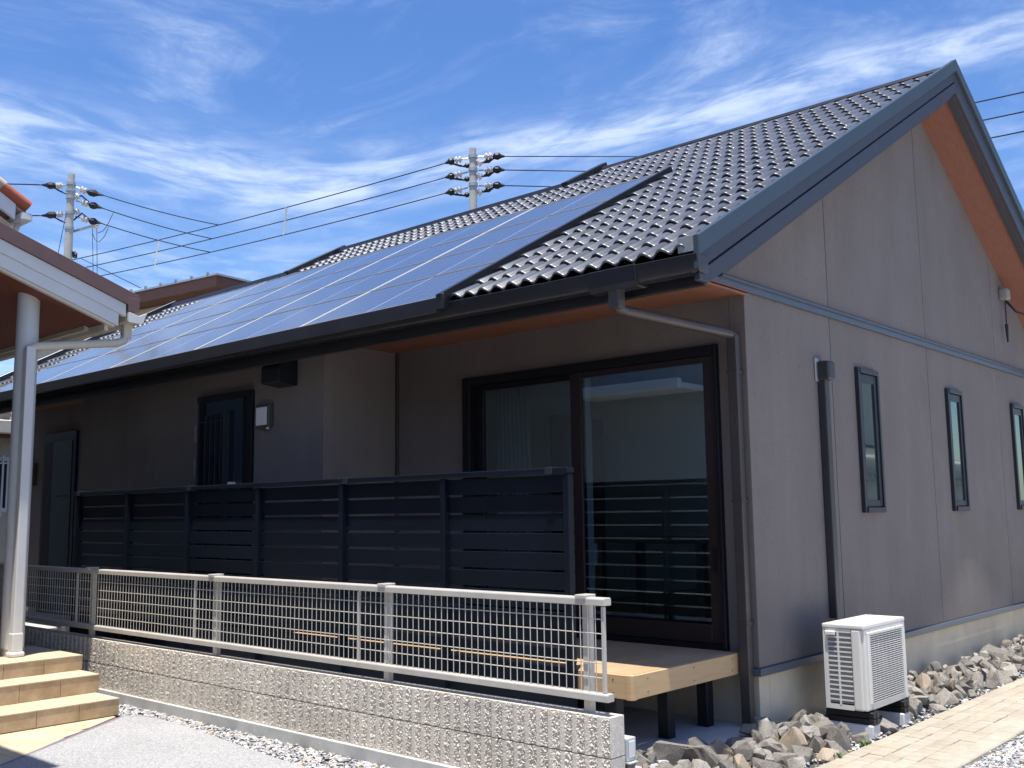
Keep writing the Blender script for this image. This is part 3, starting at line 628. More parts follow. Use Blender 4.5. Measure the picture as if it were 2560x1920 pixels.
# left (inner) leaf and right (outer) leaf
def leaf(x0, x1, y, z0, z1, wl_, wr_, wt, wb, m):
    f = B(x0, x0+wl_, y-0.018, y+0.018, z0, z1).build('door_leaf', m, hs, bevel=0.003)
    B(x1-wr_, x1, y-0.018, y+0.018, z0, z1).build('stile', m, f, bevel=0.003)
    B(x0+wl_, x1-wr_, y-0.018, y+0.018, z1-wt, z1).build('top_rail', m, f, bevel=0.003)
    B(x0+wl_, x1-wr_, y-0.018, y+0.018, z0, z0+wb).build('bottom_rail', m, f, bevel=0.003)
    B(x0+wl_, x1-wr_, y-0.004, y+0.004, z0+wb, z1-wt).build('pane', 'door_glass', f)
    return f
lf1 = leaf(-2.612, -1.42, 0.055, DZB+0.056, DZT-0.071, 0.10, 0.09, 0.045, 0.12, 'frame_black')
lf2 = leaf(-1.535, -0.247, 0.008, DZB+0.056, DZT-0.071, 0.105, 0.095, 0.045, 0.125, 'frame_brown')
B(-1.418, -1.372, 0.028, 0.045, DZB+0.18, DZT-0.12).build('inner_stile', 'bone', lf2)
lt = B(-1.395, -1.362, 0.046, 0.075, 1.10, 1.26).build('latch', 'bone', lf2, bevel=0.004)
B(-0.315, -0.285, -0.016, -0.0095, 1.08, 1.25).build('pull', 'frame_black', lf2)
# room behind the door
B(-3.56, -3.5, 0.121, 6.87, 0.5, 2.95).build('room_wall', 'room', hs); B(-0.135, -0.131, 0.121, 6.87, 0.5, 2.95).build('room_wall', 'room', hs)
B(-3.5, -0.136, 0.121, 6.87, 2.86, 2.92).build('room_ceiling', 'room', hs); B(-3.5, -0.136, 0.121, 6.87, 0.47, 0.545).build('room_floor', 'room_floor', hs)
rd = B(-3.499, -3.47, 2.11, 3.01, 0.546, 2.53).build('room_door', 'frame_brown', hs); B(-3.469, -3.462, 2.25, 2.87, 0.75, 2.38).build('door_panel', 'frame_black', rd)
B(-3.499, -3.48, 3.09, 3.25, 2.20, 2.37).build('control_panel', 'white_paint', hs, bevel=0.004); B(-3.499, -3.475, 0.2, 6.8, 2.74, 2.80).build('picture_rail', 'white_paint', hs)
cu = MB()
for i in range(10): cu.tube([(-0.20-0.02*i, 0.22+0.03*(i % 2), 0.6), (-0.20-0.018*i, 0.22+0.03*(i % 2), 2.58)], 0.016, 6)
cu.build('curtain', 'curtain', hs, smooth='all')
cu = MB()
for i in range(14): cu.tube([(-2.50+0.028*i, 0.22+0.03*(i % 2), 0.6), (-2.50+0.022*i, 0.22+0.03*(i % 2), 2.58)], 0.018, 6)
cu.build('curtain', 'curtain', hs, smooth='all')

# latticed side door on section B
FD = B(-5.49, -4.60, -0.852, -0.82, 0.50, 2.66).build('service_window', 'frame_black', hs, bevel=0.004)
B(-5.40, -4.72, -0.866, -0.8525, 0.60, 2.60).build('pane', 'pane_blue', FD)
B(-5.49, -4.60, -0.885, -0.8525, 2.60, 2.66).build('head', 'frame_black', FD, bevel=0.003)
B(-5.44, -5.40, -0.900, -0.8525, 0.55, 2.598).build('frame_stile', 'black_metal', FD); B(-4.98, -4.94, -0.915, -0.8525, 0.55, 2.50).build('frame_stile', 'window_frame', FD)
for i in range(4): x = -5.31+i*0.09; B(x-0.008, x+0.008, -0.90, -0.867, 0.62, 2.47).build('grille_bar', 'window_frame', FD)
for z in (2.40,): B(-5.40, -4.98, -0.897, -0.868, z, z+0.012).build('grille_rail', 'window_frame', FD)
for z in (1.98, 2.30): B(-5.500, -5.485, -0.895, -0.853, z-0.08, z+0.08).build('hinge', 'steel', FD)
kn = MB().tube([(-4.84, -0.93, 1.80), (-4.84, -0.853, 1.80)], 0.02, 10).build('door_knob', 'bone', FD)
# porch lamp, vent hood
lp = B(-4.515, -4.30, -0.875, -0.82, 2.292, 2.505).build('wall_lamp', 'lamp_frame', hs, bevel=0.006)
B(-4.49, -4.325, -0.884, -0.876, 2.317, 2.48).build('lamp_glass', 'lamp_glass', lp, bevel=0.003)
MB().tube([(-4.33, -0.865, 2.292), (-4.33, -0.865, 2.278)], 0.012, 10).build('sensor', 'bone', lp)
MB().prism([(-0.82, 2.88), (-0.98, 2.86), (-1.02, 2.80), (-1.02, 2.66), (-0.82, 2.64)], 0, -4.22, -3.95).build('vent_hood', 'black_metal', hs, bevel=0.006)
# entrance door and lamp in the recess
ed = B(-10.28, -9.34, -0.29, -0.25, 0.30, 2.62).build('entrance_door', 'window_frame', hs, bevel=0.004)
B(-10.20, -9.98, -0.300, -0.2905, 0.36, 2.50).build('leaf', 'frame_black', ed); B(-9.97, -9.42, -0.300, -0.2905, 0.36, 2.50).build('pane', 'pane_blue', ed)
B(-9.80, -9.50, -0.305, -0.3005, 1.78, 1.80).build('pull', 'frame_black', ed)
l2 = B(-10.66, -10.52, -0.31, -0.25, 1.95, 2.25).build('wall_lamp', 'lamp_frame', hs, bevel=0.005)
B(-10.645, -10.535, -0.318, -0.311, 1.97, 2.23).build('lamp_glass', 'lamp_glass', l2)
# gable slit windows
for y0 in (1.765, 3.845, 5.905):
    y1 = y0+0.418; z0, z1 = 1.467, 2.640
    f = B(0.0, 0.034, y0, y0+0.034, z0, z1).build('slit_window', 'window_frame', hs, bevel=0.003)
    B(0.0, 0.034, y1-0.034, y1, z0, z1).build('frame_side', 'window_frame', f, bevel=0.003)
    B(0.0, 0.040, y0+0.035, y1-0.035, z1-0.042, z1).build('frame_head', 'window_frame', f, bevel=0.003)
    B(0.0, 0.044, y0+0.035, y1-0.035, z0, z0+0.042).build('frame_sill', 'window_frame', f, bevel=0.003)
    for a in ((y0+0.041, y0+0.088, z0+0.048, z1-0.048), (y1-0.088, y1-0.041, z0+0.048, z1-0.048)): B(0.0, 0.022, *a).build('sash_stile', 'window_frame', f, bevel=0.002)
    B(0.0, 0.022, y0+0.0885, y1-0.0885, z1-0.115, z1-0.048).build('sash_rail', 'window_frame', f, bevel=0.002)
    B(0.0, 0.022, y0+0.0885, y1-0.0885, z0+0.048, z0+0.100).build('sash_rail', 'window_frame', f, bevel=0.002)
    B(0.0, 0.009, y0+0.0885, y1-0.0885, z0+0.100, z1-0.115).build('pane', 'pane', f)
# refrigerant duct cover down the gable
du = B(0.0, 0.062, 1.075, 1.155, 0.70, 2.50).build('duct_cover', 'duct', hs, bevel=0.01, seg=2)
B(0.0, 0.050, 1.158, 1.178, 0.70, 2.44).build('duct_edge', 'duct_light', du, bevel=0.004)
B(0.0, 0.105, 1.055, 1.185, 2.47, 2.615).build('duct_cap', 'duct', du, bevel=0.025, seg=3)
B(0.0, 0.015, 1.03, 1.09, 2.46, 2.64).build('backplate', 'steel', du, bevel=0.004)
# service bracket and cables under the rake
br = B(0.0, 0.10, 5.79, 5.93, 3.80, 3.93).build('service_bracket', 'duct_light', hs, bevel=0.03, seg=2)
MB().tube([(0.06, 5.83, 3.80), (0.06, 5.82, 3.62), (0.055, 5.83, 3.47)], 0.007, 6).build('cable_tail', 'cable', br)
MB().tube([(0.055, 5.83, 3.52), (0.055, 5.832, 3.42), (0.055, 5.835, 3.32)], 0.020, 8, r1=0.009).build('cable_end', 'cable', br, smooth=True)
pts_ = [(0.05, 5.90, 3.80), (0.12, 6.00, 3.68), (0.2, 6.12, 3.64), (0.28, 6.26, 3.70), (0.34, 6.36, 3.86), (0.36, 6.42, 4.1)]
MB().tube(pts_, 0.012, 8).build('cable_loop', 'cable', br, smooth='all')
MB().tube([(p[0]-0.02, p[1]+0.02, p[2]+0.012) for p in pts_], 0.009, 8).build('cable_loop', 'cable', br, smooth='all')

# ------------------------------------------------------------------ solar panels (20, each its own thing)
PW, PH, PXP, PSP = 1.566, 0.822, 1.580, 0.835
gm = MB()
gm.box(-PW/2+0.0145, PW/2-0.0145, -PH/2+0.012, PH/2-0.012, -0.010, 0.0)
glassm = gm.mesh('cell_glass', 'solar')
sfm = [B(*a, -PH/2, PH/2, -0.035, 0.004).mesh('side_frame', 'panel_frame') for a in ((-PW/2, -PW/2+0.014), (PW/2-0.014, PW/2))]
lfm = [B(-PW/2+0.0145, PW/2-0.0145, *a, -0.035, 0.002).mesh('long_frame', 'panel_frame_tan') for a in ((-PH/2, -PH/2+0.0115), (PH/2-0.0115, PH/2))]
rown = ['lowest', 'second', 'third', 'topmost']; coln = ['first', 'second', 'third', 'fourth', 'fifth', 'sixth', 'seventh']
for c in range(5):
    for r in range(4):
        y, z = at_s(-0.09+PSP*(r+0.5), 0.085); x = -1.62-PXP*(c+0.5)
        p = thing('solar_panel', 'blue solar panel on the tiled roof, %s row, %s column from the right' % (rown[r], coln[c]), 'solar panel', (x, y, z), 'solar panels on the roof')
        p.rotation_euler = (TH, 0, 0)
        for nm, me in (('cell_glass', glassm), ('side_frame', sfm[0]), ('side_frame', sfm[1]), ('long_frame', lfm[0]), ('long_frame', lfm[1])):
            o = bpy.data.objects.new(nm, me); COL.objects.link(o); o.parent = p

# ------------------------------------------------------------------ air conditioner outdoor unit
AX0, AX1, AY0, AY1, AZ0, AZ1 = 0.235, 0.515, 0.455, 1.165, 0.182, 0.735
ac = thing('air_conditioner', 'white outdoor air conditioning unit with louvred side beside the foundation', 'air conditioner', ((AX0+AX1)/2, (AY0+AY1)/2, 0.16))
B(AX0+0.012, AX1-0.030, AY0+0.012, AY1-0.004, AZ0, AZ1-0.03).build('body_core', 'ac_dark', ac)
B(AX0-0.004, AX1+0.004, AY0-0.004, AY1+0.004, AZ1-0.029, AZ1).build('top_cover', 'ac_white', ac, bevel=0.008, seg=2)
for i in range(5): B(AX0+0.03, AX1-0.03, AY0+0.12+i*0.11, AY0+0.15+i*0.11, AZ1-0.002, AZ1+0.004).build('top_rib', 'ac_white', ac, bevel=0.002)
B(AX0, AX0+0.011, AY0, AY1, AZ0, AZ1-0.03).build('rear_panel', 'ac_white', ac)
B(AX0+0.012, AX1, AY1-0.003, AY1+0.001, AZ0, AZ1-0.03).build('side_panel', 'ac_white', ac)
# louvred -Y side: frame, divider, horizontal bars, dark coil behind
B(AX0+0.03, AX1-0.09, AY0+0.008, AY0+0.011, AZ0+0.04, AZ1-0.05).build('coil', 'ac_fin', ac)
sf = B(AX0+0.012, AX0+0.030, AY0, AY0+0.010, AZ0, AZ1-0.03).build('side_grille', 'ac_white', ac)
B(AX1-0.085, AX1-0.02, AY0-0.003, AY0+0.02, AZ0, AZ1-0.03).build('corner_column', 'ac_white', sf, bevel=0.012, seg=2)
B(AX0+0.030, AX1-0.086, AY0, AY0+0.010, AZ0, AZ0+0.03).build('grille_base', 'ac_white', sf); B(AX0+0.030, AX1-0.086, AY0, AY0+0.010, AZ1-0.055, AZ1-0.03).build('grille_head', 'ac_white', sf)
B(AX0+0.098, AX0+0.110, AY0-0.002, AY0+0.007, AZ0+0.03, AZ1-0.056).build('grille_divider', 'ac_white', sf)
bar = B(AX0+0.031, AX1-0.087, AY0-0.001, AY0+0.005, -0.0045, 0.0045).mesh('grille_bar', 'ac_white')
for i in range(1, 15): inst('grille_bar', bar, sf, (0, 0, AZ0+0.03+i*(AZ1-AZ0-0.086)/15))
B(AX0+0.02, AX0+0.09, AY0-0.02, AY0, AZ1-0.075, AZ1-0.045).build('handle', 'ac_white', sf, bevel=0.006)
# fan side (+X): frame, grille bars, dark fan recess
B(AX1-0.029, AX1-0.026, AY0+0.03, AY1-0.02, AZ0+0.02, AZ1-0.04).build('fan_recess', 'ac_dark', ac)
ff = B(AX1-0.025, AX1, AY0+0.012, AY0+0.10, AZ0, AZ1-0.03).build('front_panel', 'ac_white', ac, bevel=0.008, seg=2)
B(AX1-0.025, AX1, AY1-0.06, AY1, AZ0, AZ1-0.03).build('front_side', 'ac_white', ff, bevel=0.004)
B(AX1-0.025, AX1, AY0+0.101, AY1-0.061, AZ0, AZ0+0.035).build('front_base', 'ac_white', ff); B(AX1-0.025, AX1, AY0+0.101, AY1-0.061, AZ1-0.075, AZ1-0.03).build('front_head', 'ac_white', ff)
MB().tube([(AX1-0.0262, (AY0+AY1)/2+0.02, (AZ0+AZ1)/2), (AX1-0.024, (AY0+AY1)/2+0.02, (AZ0+AZ1)/2)], 0.06, 20).build('fan_hub', 'ac_fin', ac)
gz0, gz1 = AZ0+0.036, AZ1-0.076
fbar = B(AX1-0.004, AX1+0.006, AY0+0.085, AY1-0.055, -0.0032, 0.0032).mesh('fan_grille_bar', 'ac_white')
for i in range(31): inst('fan_grille_bar', fbar, ff, (0, 0, gz0+0.006+(gz1-gz0-0.012)*i/30))
for i in range(8): y_ = AY0+0.12+i*0.066; B(AX1-0.006, AX1-0.0045, y_, y_+0.006, gz0, gz1).build('fan_grille_rib', 'ac_white', ff)
B(AX1-0.002, AX1+0.012, AY0+0.05, AY0+0.085, AZ0+0.04, AZ1-0.06).build('air_guide', 'ac_white', ff, bevel=0.004); B(AX1-0.002, AX1+0.012, AY0+0.05, AY1-0.05, AZ1-0.07, AZ1-0.050).build('air_guide', 'ac_white', ff, bevel=0.004)
for k, y_ in enumerate((0.545, 1.07)):
    s_ = thing('support_block', ('black plastic and pale concrete support under the near end of the air conditioner', 'black plastic and pale concrete support under the far end of the air conditioner')[k], 'support block', (0.39, y_, 0), 'supports under the air conditioner')
    for z in (0.092, 0.133): 
        B(0.21, 0.54, y_-0.045, y_+0.045, z, z+0.039).build('plastic_rail', 'plastic_black', s_, bevel=0.004)
        B(0.541, 0.544, y_-0.006, y_+0.006, z+0.004, z+0.035).build('rail_rib', 'plastic_black', s_)
    B(0.22, 0.535, y_-0.06, y_+0.06, 0.0, 0.091).build('concrete_block', 'ac_block', s_, bevel=0.006)

# ------------------------------------------------------------------ electric box at the wall end
eb = thing('electric_outlet_post', 'grey outlet box on a short dark post behind the block wall end', 'outlet post', (0.33, -1.80, 0))
B(0.185, 0.255, -1.85, -1.79, -0.05, 0.255).build('post', 'electric_post', eb, bevel=0.004)
B(0.18, 0.262, -1.865, -1.785, 0.256, 0.370).build('box', 'electric_box', eb, bevel=0.008, seg=2)
B(0.25, 0.285, -1.87, -1.80, 0.250, 0.2555).build('flap', 'electric_box', eb)
B(0.2625, 0.266, -1.85, -1.80, 0.275, 0.355).build('cover', 'white_paint', eb, bevel=0.002)

# ------------------------------------------------------------------ rocks
def rock_mesh(seed):
    r = np.random.default_rng(100+seed); bm = bmesh.new()
    for _ in range(15):
        v = r.standard_normal(3); v /= np.linalg.norm(v); v *= r.uniform(0.74, 1.1); bm.verts.new(v)
    bmesh.ops.convex_hull(bm, input=bm.verts)
    for v in [v for v in bm.verts if not v.link_faces]: bm.verts.remove(v)
    bmesh.ops.subdivide_edges(bm, edges=list(bm.edges), cuts=1, use_grid_fill=True)
    bmesh.ops.triangulate(bm, faces=list(bm.faces))
    for v in bm.verts: v.co *= r.uniform(0.93, 1.05); v.co += Vector(r.uniform(-.035, .035, 3))
    bmesh.ops.bevel(bm, geom=[e for e in bm.edges if e.calc_face_angle(0) > 0.6], offset=0.03, segments=1, affect='EDGES', clamp_overlap=True)
    me = bpy.data.meshes.new('rock'); bm.to_mesh(me); bm.free(); return me
RM = []
for i in range(14):
    me = rock_mesh(i); me.materials.append(MATS['rock_rust' if i == 3 else 'rock']); RM.append(me)
def rocks():
    placed = []
    def ok(x, y, z, s):
        for (a, b, c, t) in placed:
            if (x-a)**2+(y-b)**2+((z-c)*1.2)**2 < (0.66*(s+t))**2: return False
        return True
    def free(x, y, s):
        if x > 0.60-s*0.55: return False
        if 0.20-s < x < 0.58+s*0.4 and (0.455-s*0.7 < y < 0.64+s*0.7 or 0.98-s*0.7 < y < 1.16+s*0.7): return False
        if y > 0.0 and x < s*0.75: return False
        if y <= 0.0 and x < 0.03+s*0.3-max(0, -y-0.75)*0.42: return False
        if y < -1.75: return False
        if abs(x-0.33) < 0.05+s and abs(y+1.82) < 0.06+s: return False
        return True
    for layer, (n, z0, dz) in enumerate(((520, 0.035, 0.03), (620, 0.105, 0.04))):
        for _ in range(n*4):
            x = random.uniform(-0.28, 0.60); y = random.uniform(-1.75, 5.9); s = max(0.048, (0.125-0.075*(_/(n*4))**0.6)*random.uniform(0.85, 1.12))*(1.0 if layer == 0 else 0.92)
            if y > 3.8 and random.random() < 0.3: continue
            if layer == 1 and (x > 0.46 or (y < 0 and x < 0.02) or y < -1.6): continue
            if layer == 1 and 0.30 < y < 1.30: continue
            if not free(x, y, s) or not ok(x, y, z0, s): continue
            placed.append((x, y, z0+random.uniform(-dz, dz)*0.5+(0.075 if x < 0.04 and y < 0 else 0), s))
    for (x, y, z, s) in placed:
        o = bpy.data.objects.new('rock', random.choice(RM)); COL.objects.link(o); o.location = (x, y, z)
        o.rotation_euler = (random.uniform(0, 6.28), random.uniform(0, 6.28), random.uniform(0, 6.28)); o.scale = (s*random.uniform(.95, 1.4), s*random.uniform(.8, 1.1), s*random.uniform(.6, .9))
        hue = 'rusty brown' if o.data is RM[3] else 'grey-brown'; big = 'large' if s > 0.095 else ('small' if s < 0.076 else 'mid-sized')
        where = ('near the block wall end' if y < -0.75 else 'below the corner downpipe' if y < 0.15 else 'before the air conditioner' if y < 0.62 else
                 'beside the air conditioner' if y < 1.25 else 'just beyond the air conditioner' if y < 2.3 else 'below the middle slit window' if y < 4.2 else 'at the far strip end')
        side = 'by the foundation' if x < 0.22 else ('by the pavers' if x > 0.42 else 'mid strip')
        if z > 0.075: side += ', on top'
        tag(o, '%s %s rock %s, %s' % (big, hue, where, side), 'rock', 'rocks: '+where)
    return len(placed)
NR = rocks(); print('rocks', NR, 'tiles', ntile)
g3 = inst('gravel', gravel('gravel', lambda x, y: True, 0.0, 0.60, -1.7, 5.8, 2600, 0.012, 0.016)); stuff(g3); tag(g3, 'small stone chips between the rocks along the foundation', 'gravel')
def weed(x, y, n, h, label):
    m_ = MB()
    for i in range(n):
        a = random.uniform(0, 6.28); l = h*random.uniform(.6, 1.1); t = random.uniform(.3, .9)
        p0 = Vector((x+random.uniform(-.02, .02), y+random.uniform(-.02, .02), 0.02)); d = Vector((math.cos(a)*t, math.sin(a)*t, 1)).normalized(); w_ = Vector((-math.sin(a), math.cos(a), 0))*0.007
        q = p0+d*l*0.6; e = p0+d*l+Vector((math.cos(a), math.sin(a), -0.4))*l*0.25
        m_.add([p0-w_*0.4, p0+w_*0.4, q+w_, e, q-w_], [(0, 1, 2, 3, 4)])
    o = m_.build('weed', 'weed'); tag(o, label, 'weed')
weed(0.585, -0.20, 26, 0.06, 'small green weed at the paver edge, nearest the camera'); weed(0.59, 0.22, 18, 0.05, 'small green weed between rocks and pavers nearer the air conditioner')

# ------------------------------------------------------------------ neighbour's porch: steps, post, roof
st = thing('porch_steps', 'three tan stone-tiled porch steps at the left beside the block wall', 'steps', (-4.8, -3.0, 0))
SX = [-4.11, -4.487, -4.81]; SZ = [0.158, 0.296, 0.413]; SYR = [-2.29, -2.265, -2.25]
zb = 0.0
for i in range(3):
    xb = -7.5; B(xb, SX[i]-0.011, -4.5, SYR[i]-0.011, zb-0.02, SZ[i]-0.011).build('core', 'grout', st)
    ph = [-2.595, -2.567, -2.558][i]
    ys = [SYR[i]]+[ph-0.306*k for k in range(0, 7)]
    for a, b in zip(ys[:-1], ys[1:]):
        B(SX[i]-0.010, SX[i], b+0.0025, a-0.0005, max(zb, 0.034)+0.002, SZ[i]-0.010).build('riser_tile', 'stone_tile', st, bevel=0.0015)
        x1 = SX[i]+0.004; xe = (SX[i+1] if i < 2 else -5.46)
        xs = [x1, xe-0.004 if i < 2 else x1-0.326]+([x1-0.652, x1-0.98] if i == 2 else [])
        for p, q in zip(xs[:-1], xs[1:]): B(q+0.0025, p, b+0.0025, a-0.0005, SZ[i]-0.0095, SZ[i]).build('tread_tile', 'stone_top', st, bevel=0.0015)
    for x_ in range(6 if i == 2 else 1):
        B(SX[i]-0.011-0.32*(x_+1)+0.003, SX[i]-0.011-0.32*x_, SYR[i]-0.010, SYR[i], max(zb, 0.034)+0.002, SZ[i]-0.0105).build('side_tile', 'stone_tile', st, bevel=0.0015)
    zb = SZ[i]
PX, PY = -5.27, -2.62
pc = thing('porch_column', 'white round porch column standing on the tan tiled landing', 'column', (PX, PY, 0.413))
MB().tube([(PX, PY, 0.47), (PX, PY, 3.42)], 0.088, 40).build('shaft', 'post_white', pc, smooth=True)
MB().tube([(PX, PY, 0.4135), (PX, PY, 0.47)], 0.094, 40).build('base_ring', 'metal_base', pc, smooth=True)
RX = -4.93; PS = 0.352
def pz(y): return 3.435+PS*(-1.806-y)      # top of the brown rake cap
pr = thing('porch_roof', 'neighbour porch roof with white bargeboard, brown cap and red-brown soffit', 'porch roof', (-6.2, -3.0, 3.0))
YE = -1.82; YT = -4.6
def slopebox(x0, x1, o0, o1, ya, yb, name, m, bevel=0.003, par=pr):
    return MB().add([(x, y, pz(y)+o) for x in (x0, x1) for y, o in ((ya, o0), (yb, o0), (yb, o1), (ya, o1))], [(0, 1, 2, 3), (7, 6, 5, 4), (0, 4, 5, 1), (1, 5, 6, 2), (2, 6, 7, 3), (3, 7, 4, 0)]).build(name, m, par, bevel=bevel)
slopebox(RX-0.06, RX+0.02, 0.0, -0.125, YE, YT, 'rake_cap', 'brown_cap')
B(RX-0.06, RX+0.022, YE-0.10, YE+0.003, pz(YE)-0.145, pz(YE)-0.03).build('cap_end', 'brown_cap', pr, bevel=0.002)
slopebox(RX-0.05, RX, -0.126, -0.235, YE-0.11, YT, 'bargeboard', 'white_paint')
slopebox(RX-0.05, RX-0.008, -0.236, -0.345, YE-0.17, YT, 'bargeboard', 'white_paint')
slopebox(RX-0.06, RX-0.016, -0.346, -0.372, YE-0.2, YT, 'bargeboard_trim', 'cream')
slopebox(-9.6, RX-0.061, -0.02, -0.10, YE+0.02, YT, 'roof_sheet', 'brown_cap')
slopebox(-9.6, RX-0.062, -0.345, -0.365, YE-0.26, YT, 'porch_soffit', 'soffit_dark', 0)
B(-9.6, RX-0.06, YE-0.27, YE-0.235, pz(YE)-0.33, pz(YE)-0.12).build('eave_board', 'cream', pr)
B(-9.6, RX-0.35, YE-0.31, YE-0.271, pz(YE)-0.295, pz(YE)-0.255).build('eave_trim', 'cream', pr)
# porch gutter and downpipe
pg_ = MB().prism([(YE-0.10, pz(YE)-0.165), (YE-0.10, pz(YE)-0.235), (YE-0.08, pz(YE)-0.25), (YE+0.02, pz(YE)-0.25), (YE+0.03, pz(YE)-0.24), (YE+0.06, pz(YE)-0.165), (YE+0.05, pz(YE)-0.165), (YE+0.02, pz(YE)-0.235), (YE-0.08, pz(YE)-0.235), (YE-0.088, pz(YE)-0.165)], 0, -9.6, RX+0.03).build('gutter', 'cream', pr, bevel=0.002)
MB().prism([(YE-0.102, pz(YE)-0.16), (YE-0.102, pz(YE)-0.25), (YE+0.02, pz(YE)-0.255), (YE+0.066, pz(YE)-0.155), (YE+0.04, pz(YE)-0.16), (YE-0.01, pz(YE)-0.185)], 0, RX+0.031, RX+0.042).build('gutter_cap', 'white_paint', pg_, bevel=0.002)
dpn = thing('porch_downpipe', 'white square downpipe running from the porch gutter down beside the round column', 'downpipe', (-5.14, -2.60, 0.413))
GX = -5.05; gy = YE-0.04; gz_ = pz(YE)-0.25
MB().beam((GX, gy, gz_+0.03), (GX, gy, gz_-0.13), 0.075, 0.075, (1, 0, 0)).build('outlet', 'cream', dpn, bevel=0.01)
MB().tube([(GX, gy, gz_-0.10), (GX-0.003, gy-0.03, gz_-0.145), (GX-0.01, gy-0.08, gz_-0.165), (-5.14, -2.595, gz_-0.262), (-5.145, -2.635, gz_-0.277), (-5.145, -2.645, gz_-0.33)], 0.036, 10).build('sloped_run', 'cream', dpn, smooth='all')
MB().beam((-5.145, -2.645, gz_-0.27), (-5.145, -2.645, 0.46), 0.075, 0.075, (0, 1, 0)).build('drop_pipe', 'white_paint', dpn, bevel=0.010, seg=2)
MB().beam((-5.145, -2.645, 0.60), (-5.145, -2.645, 0.455), 0.085, 0.085, (0, 1, 0)).build('socket', 'white_paint', dpn, bevel=0.010, seg=2)
MB().beam((-5.145, -2.645, 0.455), (-5.145, -2.645, 0.4135), 0.112, 0.112, (0, 1, 0)).build('foot', 'white_paint', dpn, bevel=0.018, seg=2)

# neighbour's white wing, just outside the left edge of the picture (seen mirrored in the door glass)
nw = thing('neighbour_wing', 'tall white rendered neighbouring house beside the forecourt, left of the picture', 'house', (-6.0, -7, 0))
B(-13.0, -2.75, -12, -4.62, 0, 4.95).build('wall', 'render_wall', nw)
B(-13.2, -2.40, -12.4, -4.20, 4.951, 4.97).build('soffit', 'white_paint', nw)
B(-13.2, -2.40, -4.22, -4.10, 4.971, 5.08).build('gutter', 'white_paint', nw, bevel=0.01)
MB().prism([(-4.2, 5.0), (-4.2, 5.12), (-8.2, 6.9), (-12.4, 5.12), (-12.4, 5.0)], 0, -13.2, -2.40).build('roof', 'brown_cap', nw)
B(-4.80, -3.12, -4.619, -4.12, 2.96, 3.03).build('canopy', 'white_paint', nw, bevel=0.01); B(-4.80, -3.12, -4.119, -4.03, 2.95, 3.08).build('canopy_gutter', 'white_paint', nw, bevel=0.015)
B(-3.0, -2.9, -4.70, -4.60, 0.0, 4.95).build('downpipe', 'white_paint', nw, bevel=0.015)
# house behind the camera and house to the right, for the reflections in glass
nb_ = thing('neighbour_house', 'white two-storey house across the yard behind the photographer', 'house', (4, -16, 0))
B(-2.5, 12, -20, -12.5, 0, 5.6).build('wall', 'beige_wall', nb_)
MB().prism([(-12.0, 5.5), (-12.0, 5.7), (-16.2, 7.6), (-20.6, 5.7), (-20.6, 5.5)], 0, -3.0, 12.5).build('roof', 'grey_tile', nb_)
for x in (0, 4, 8):
    for z in (0.9, 3.6):
        w_ = B(x, x+1.6, -12.5, -12.46, z, z+1.2).build('window', 'white_paint', nb_); B(x+0.06, x+1.54, -12.459, -12.45, z+0.06, z+1.14).build('pane', 'far_glass', w_)
rh = thing('right_house', 'pale house with grey tiled lean-to beyond the right edge of the picture', 'house', (11, 16, 0))
B(7.6, 14, 6.0, 30, 0, 2.3).build('wall', 'white_wall', rh); B(9.2, 14, 8.0, 30, 2.31, 6.2).build('upper_wall', 'white_wall', rh)
MB().add([(7.1, 5.6, 2.2), (7.1, 30.4, 2.2), (9.3, 30.4, 3.3), (9.3, 5.6, 3.3), (7.1, 5.6, 2.32), (7.1, 30.4, 2.32), (9.3, 30.4, 3.42), (9.3, 5.6, 3.42)], [(0, 1, 2, 3), (4, 5, 6, 7), (0, 4, 5, 1), (1, 5, 6, 2), (2, 6, 7, 3), (3, 7, 4, 0)]).build('lean_to_roof', 'grey_tile', rh)
rt_ = MB()
for i in range(80):
    y_ = 5.7+i*0.305; rt_.tube([(7.08, y_, 2.33), (9.28, y_, 3.43)], 0.055, 6)
so2 = rt_.build('roof_roll', 'grey_tile', rh, smooth='all'); stuff(so2)
MB().prism([(8.7, 6.1), (14.5, 6.1), (11.6, 7.8)], 1, 7.6, 30.4).build('roof', 'grey_tile', rh)
for y_ in (9, 13, 17, 21):
    w_ = B(9.16, 9.2, y_, y_+1.4, 3.9, 5.2).build('window', 'window_frame', rh); B(9.15, 9.159, y_+0.06, y_+1.34, 3.96, 5.14).build('pane', 'far_glass', w_)
    w_ = B(7.56, 7.6, y_, y_+1.6, 0.3, 2.0).build('window', 'window_frame', rh); B(7.55, 7.559, y_+0.06, y_+1.54, 0.36, 1.94).build('pane', 'far_glass', w_)

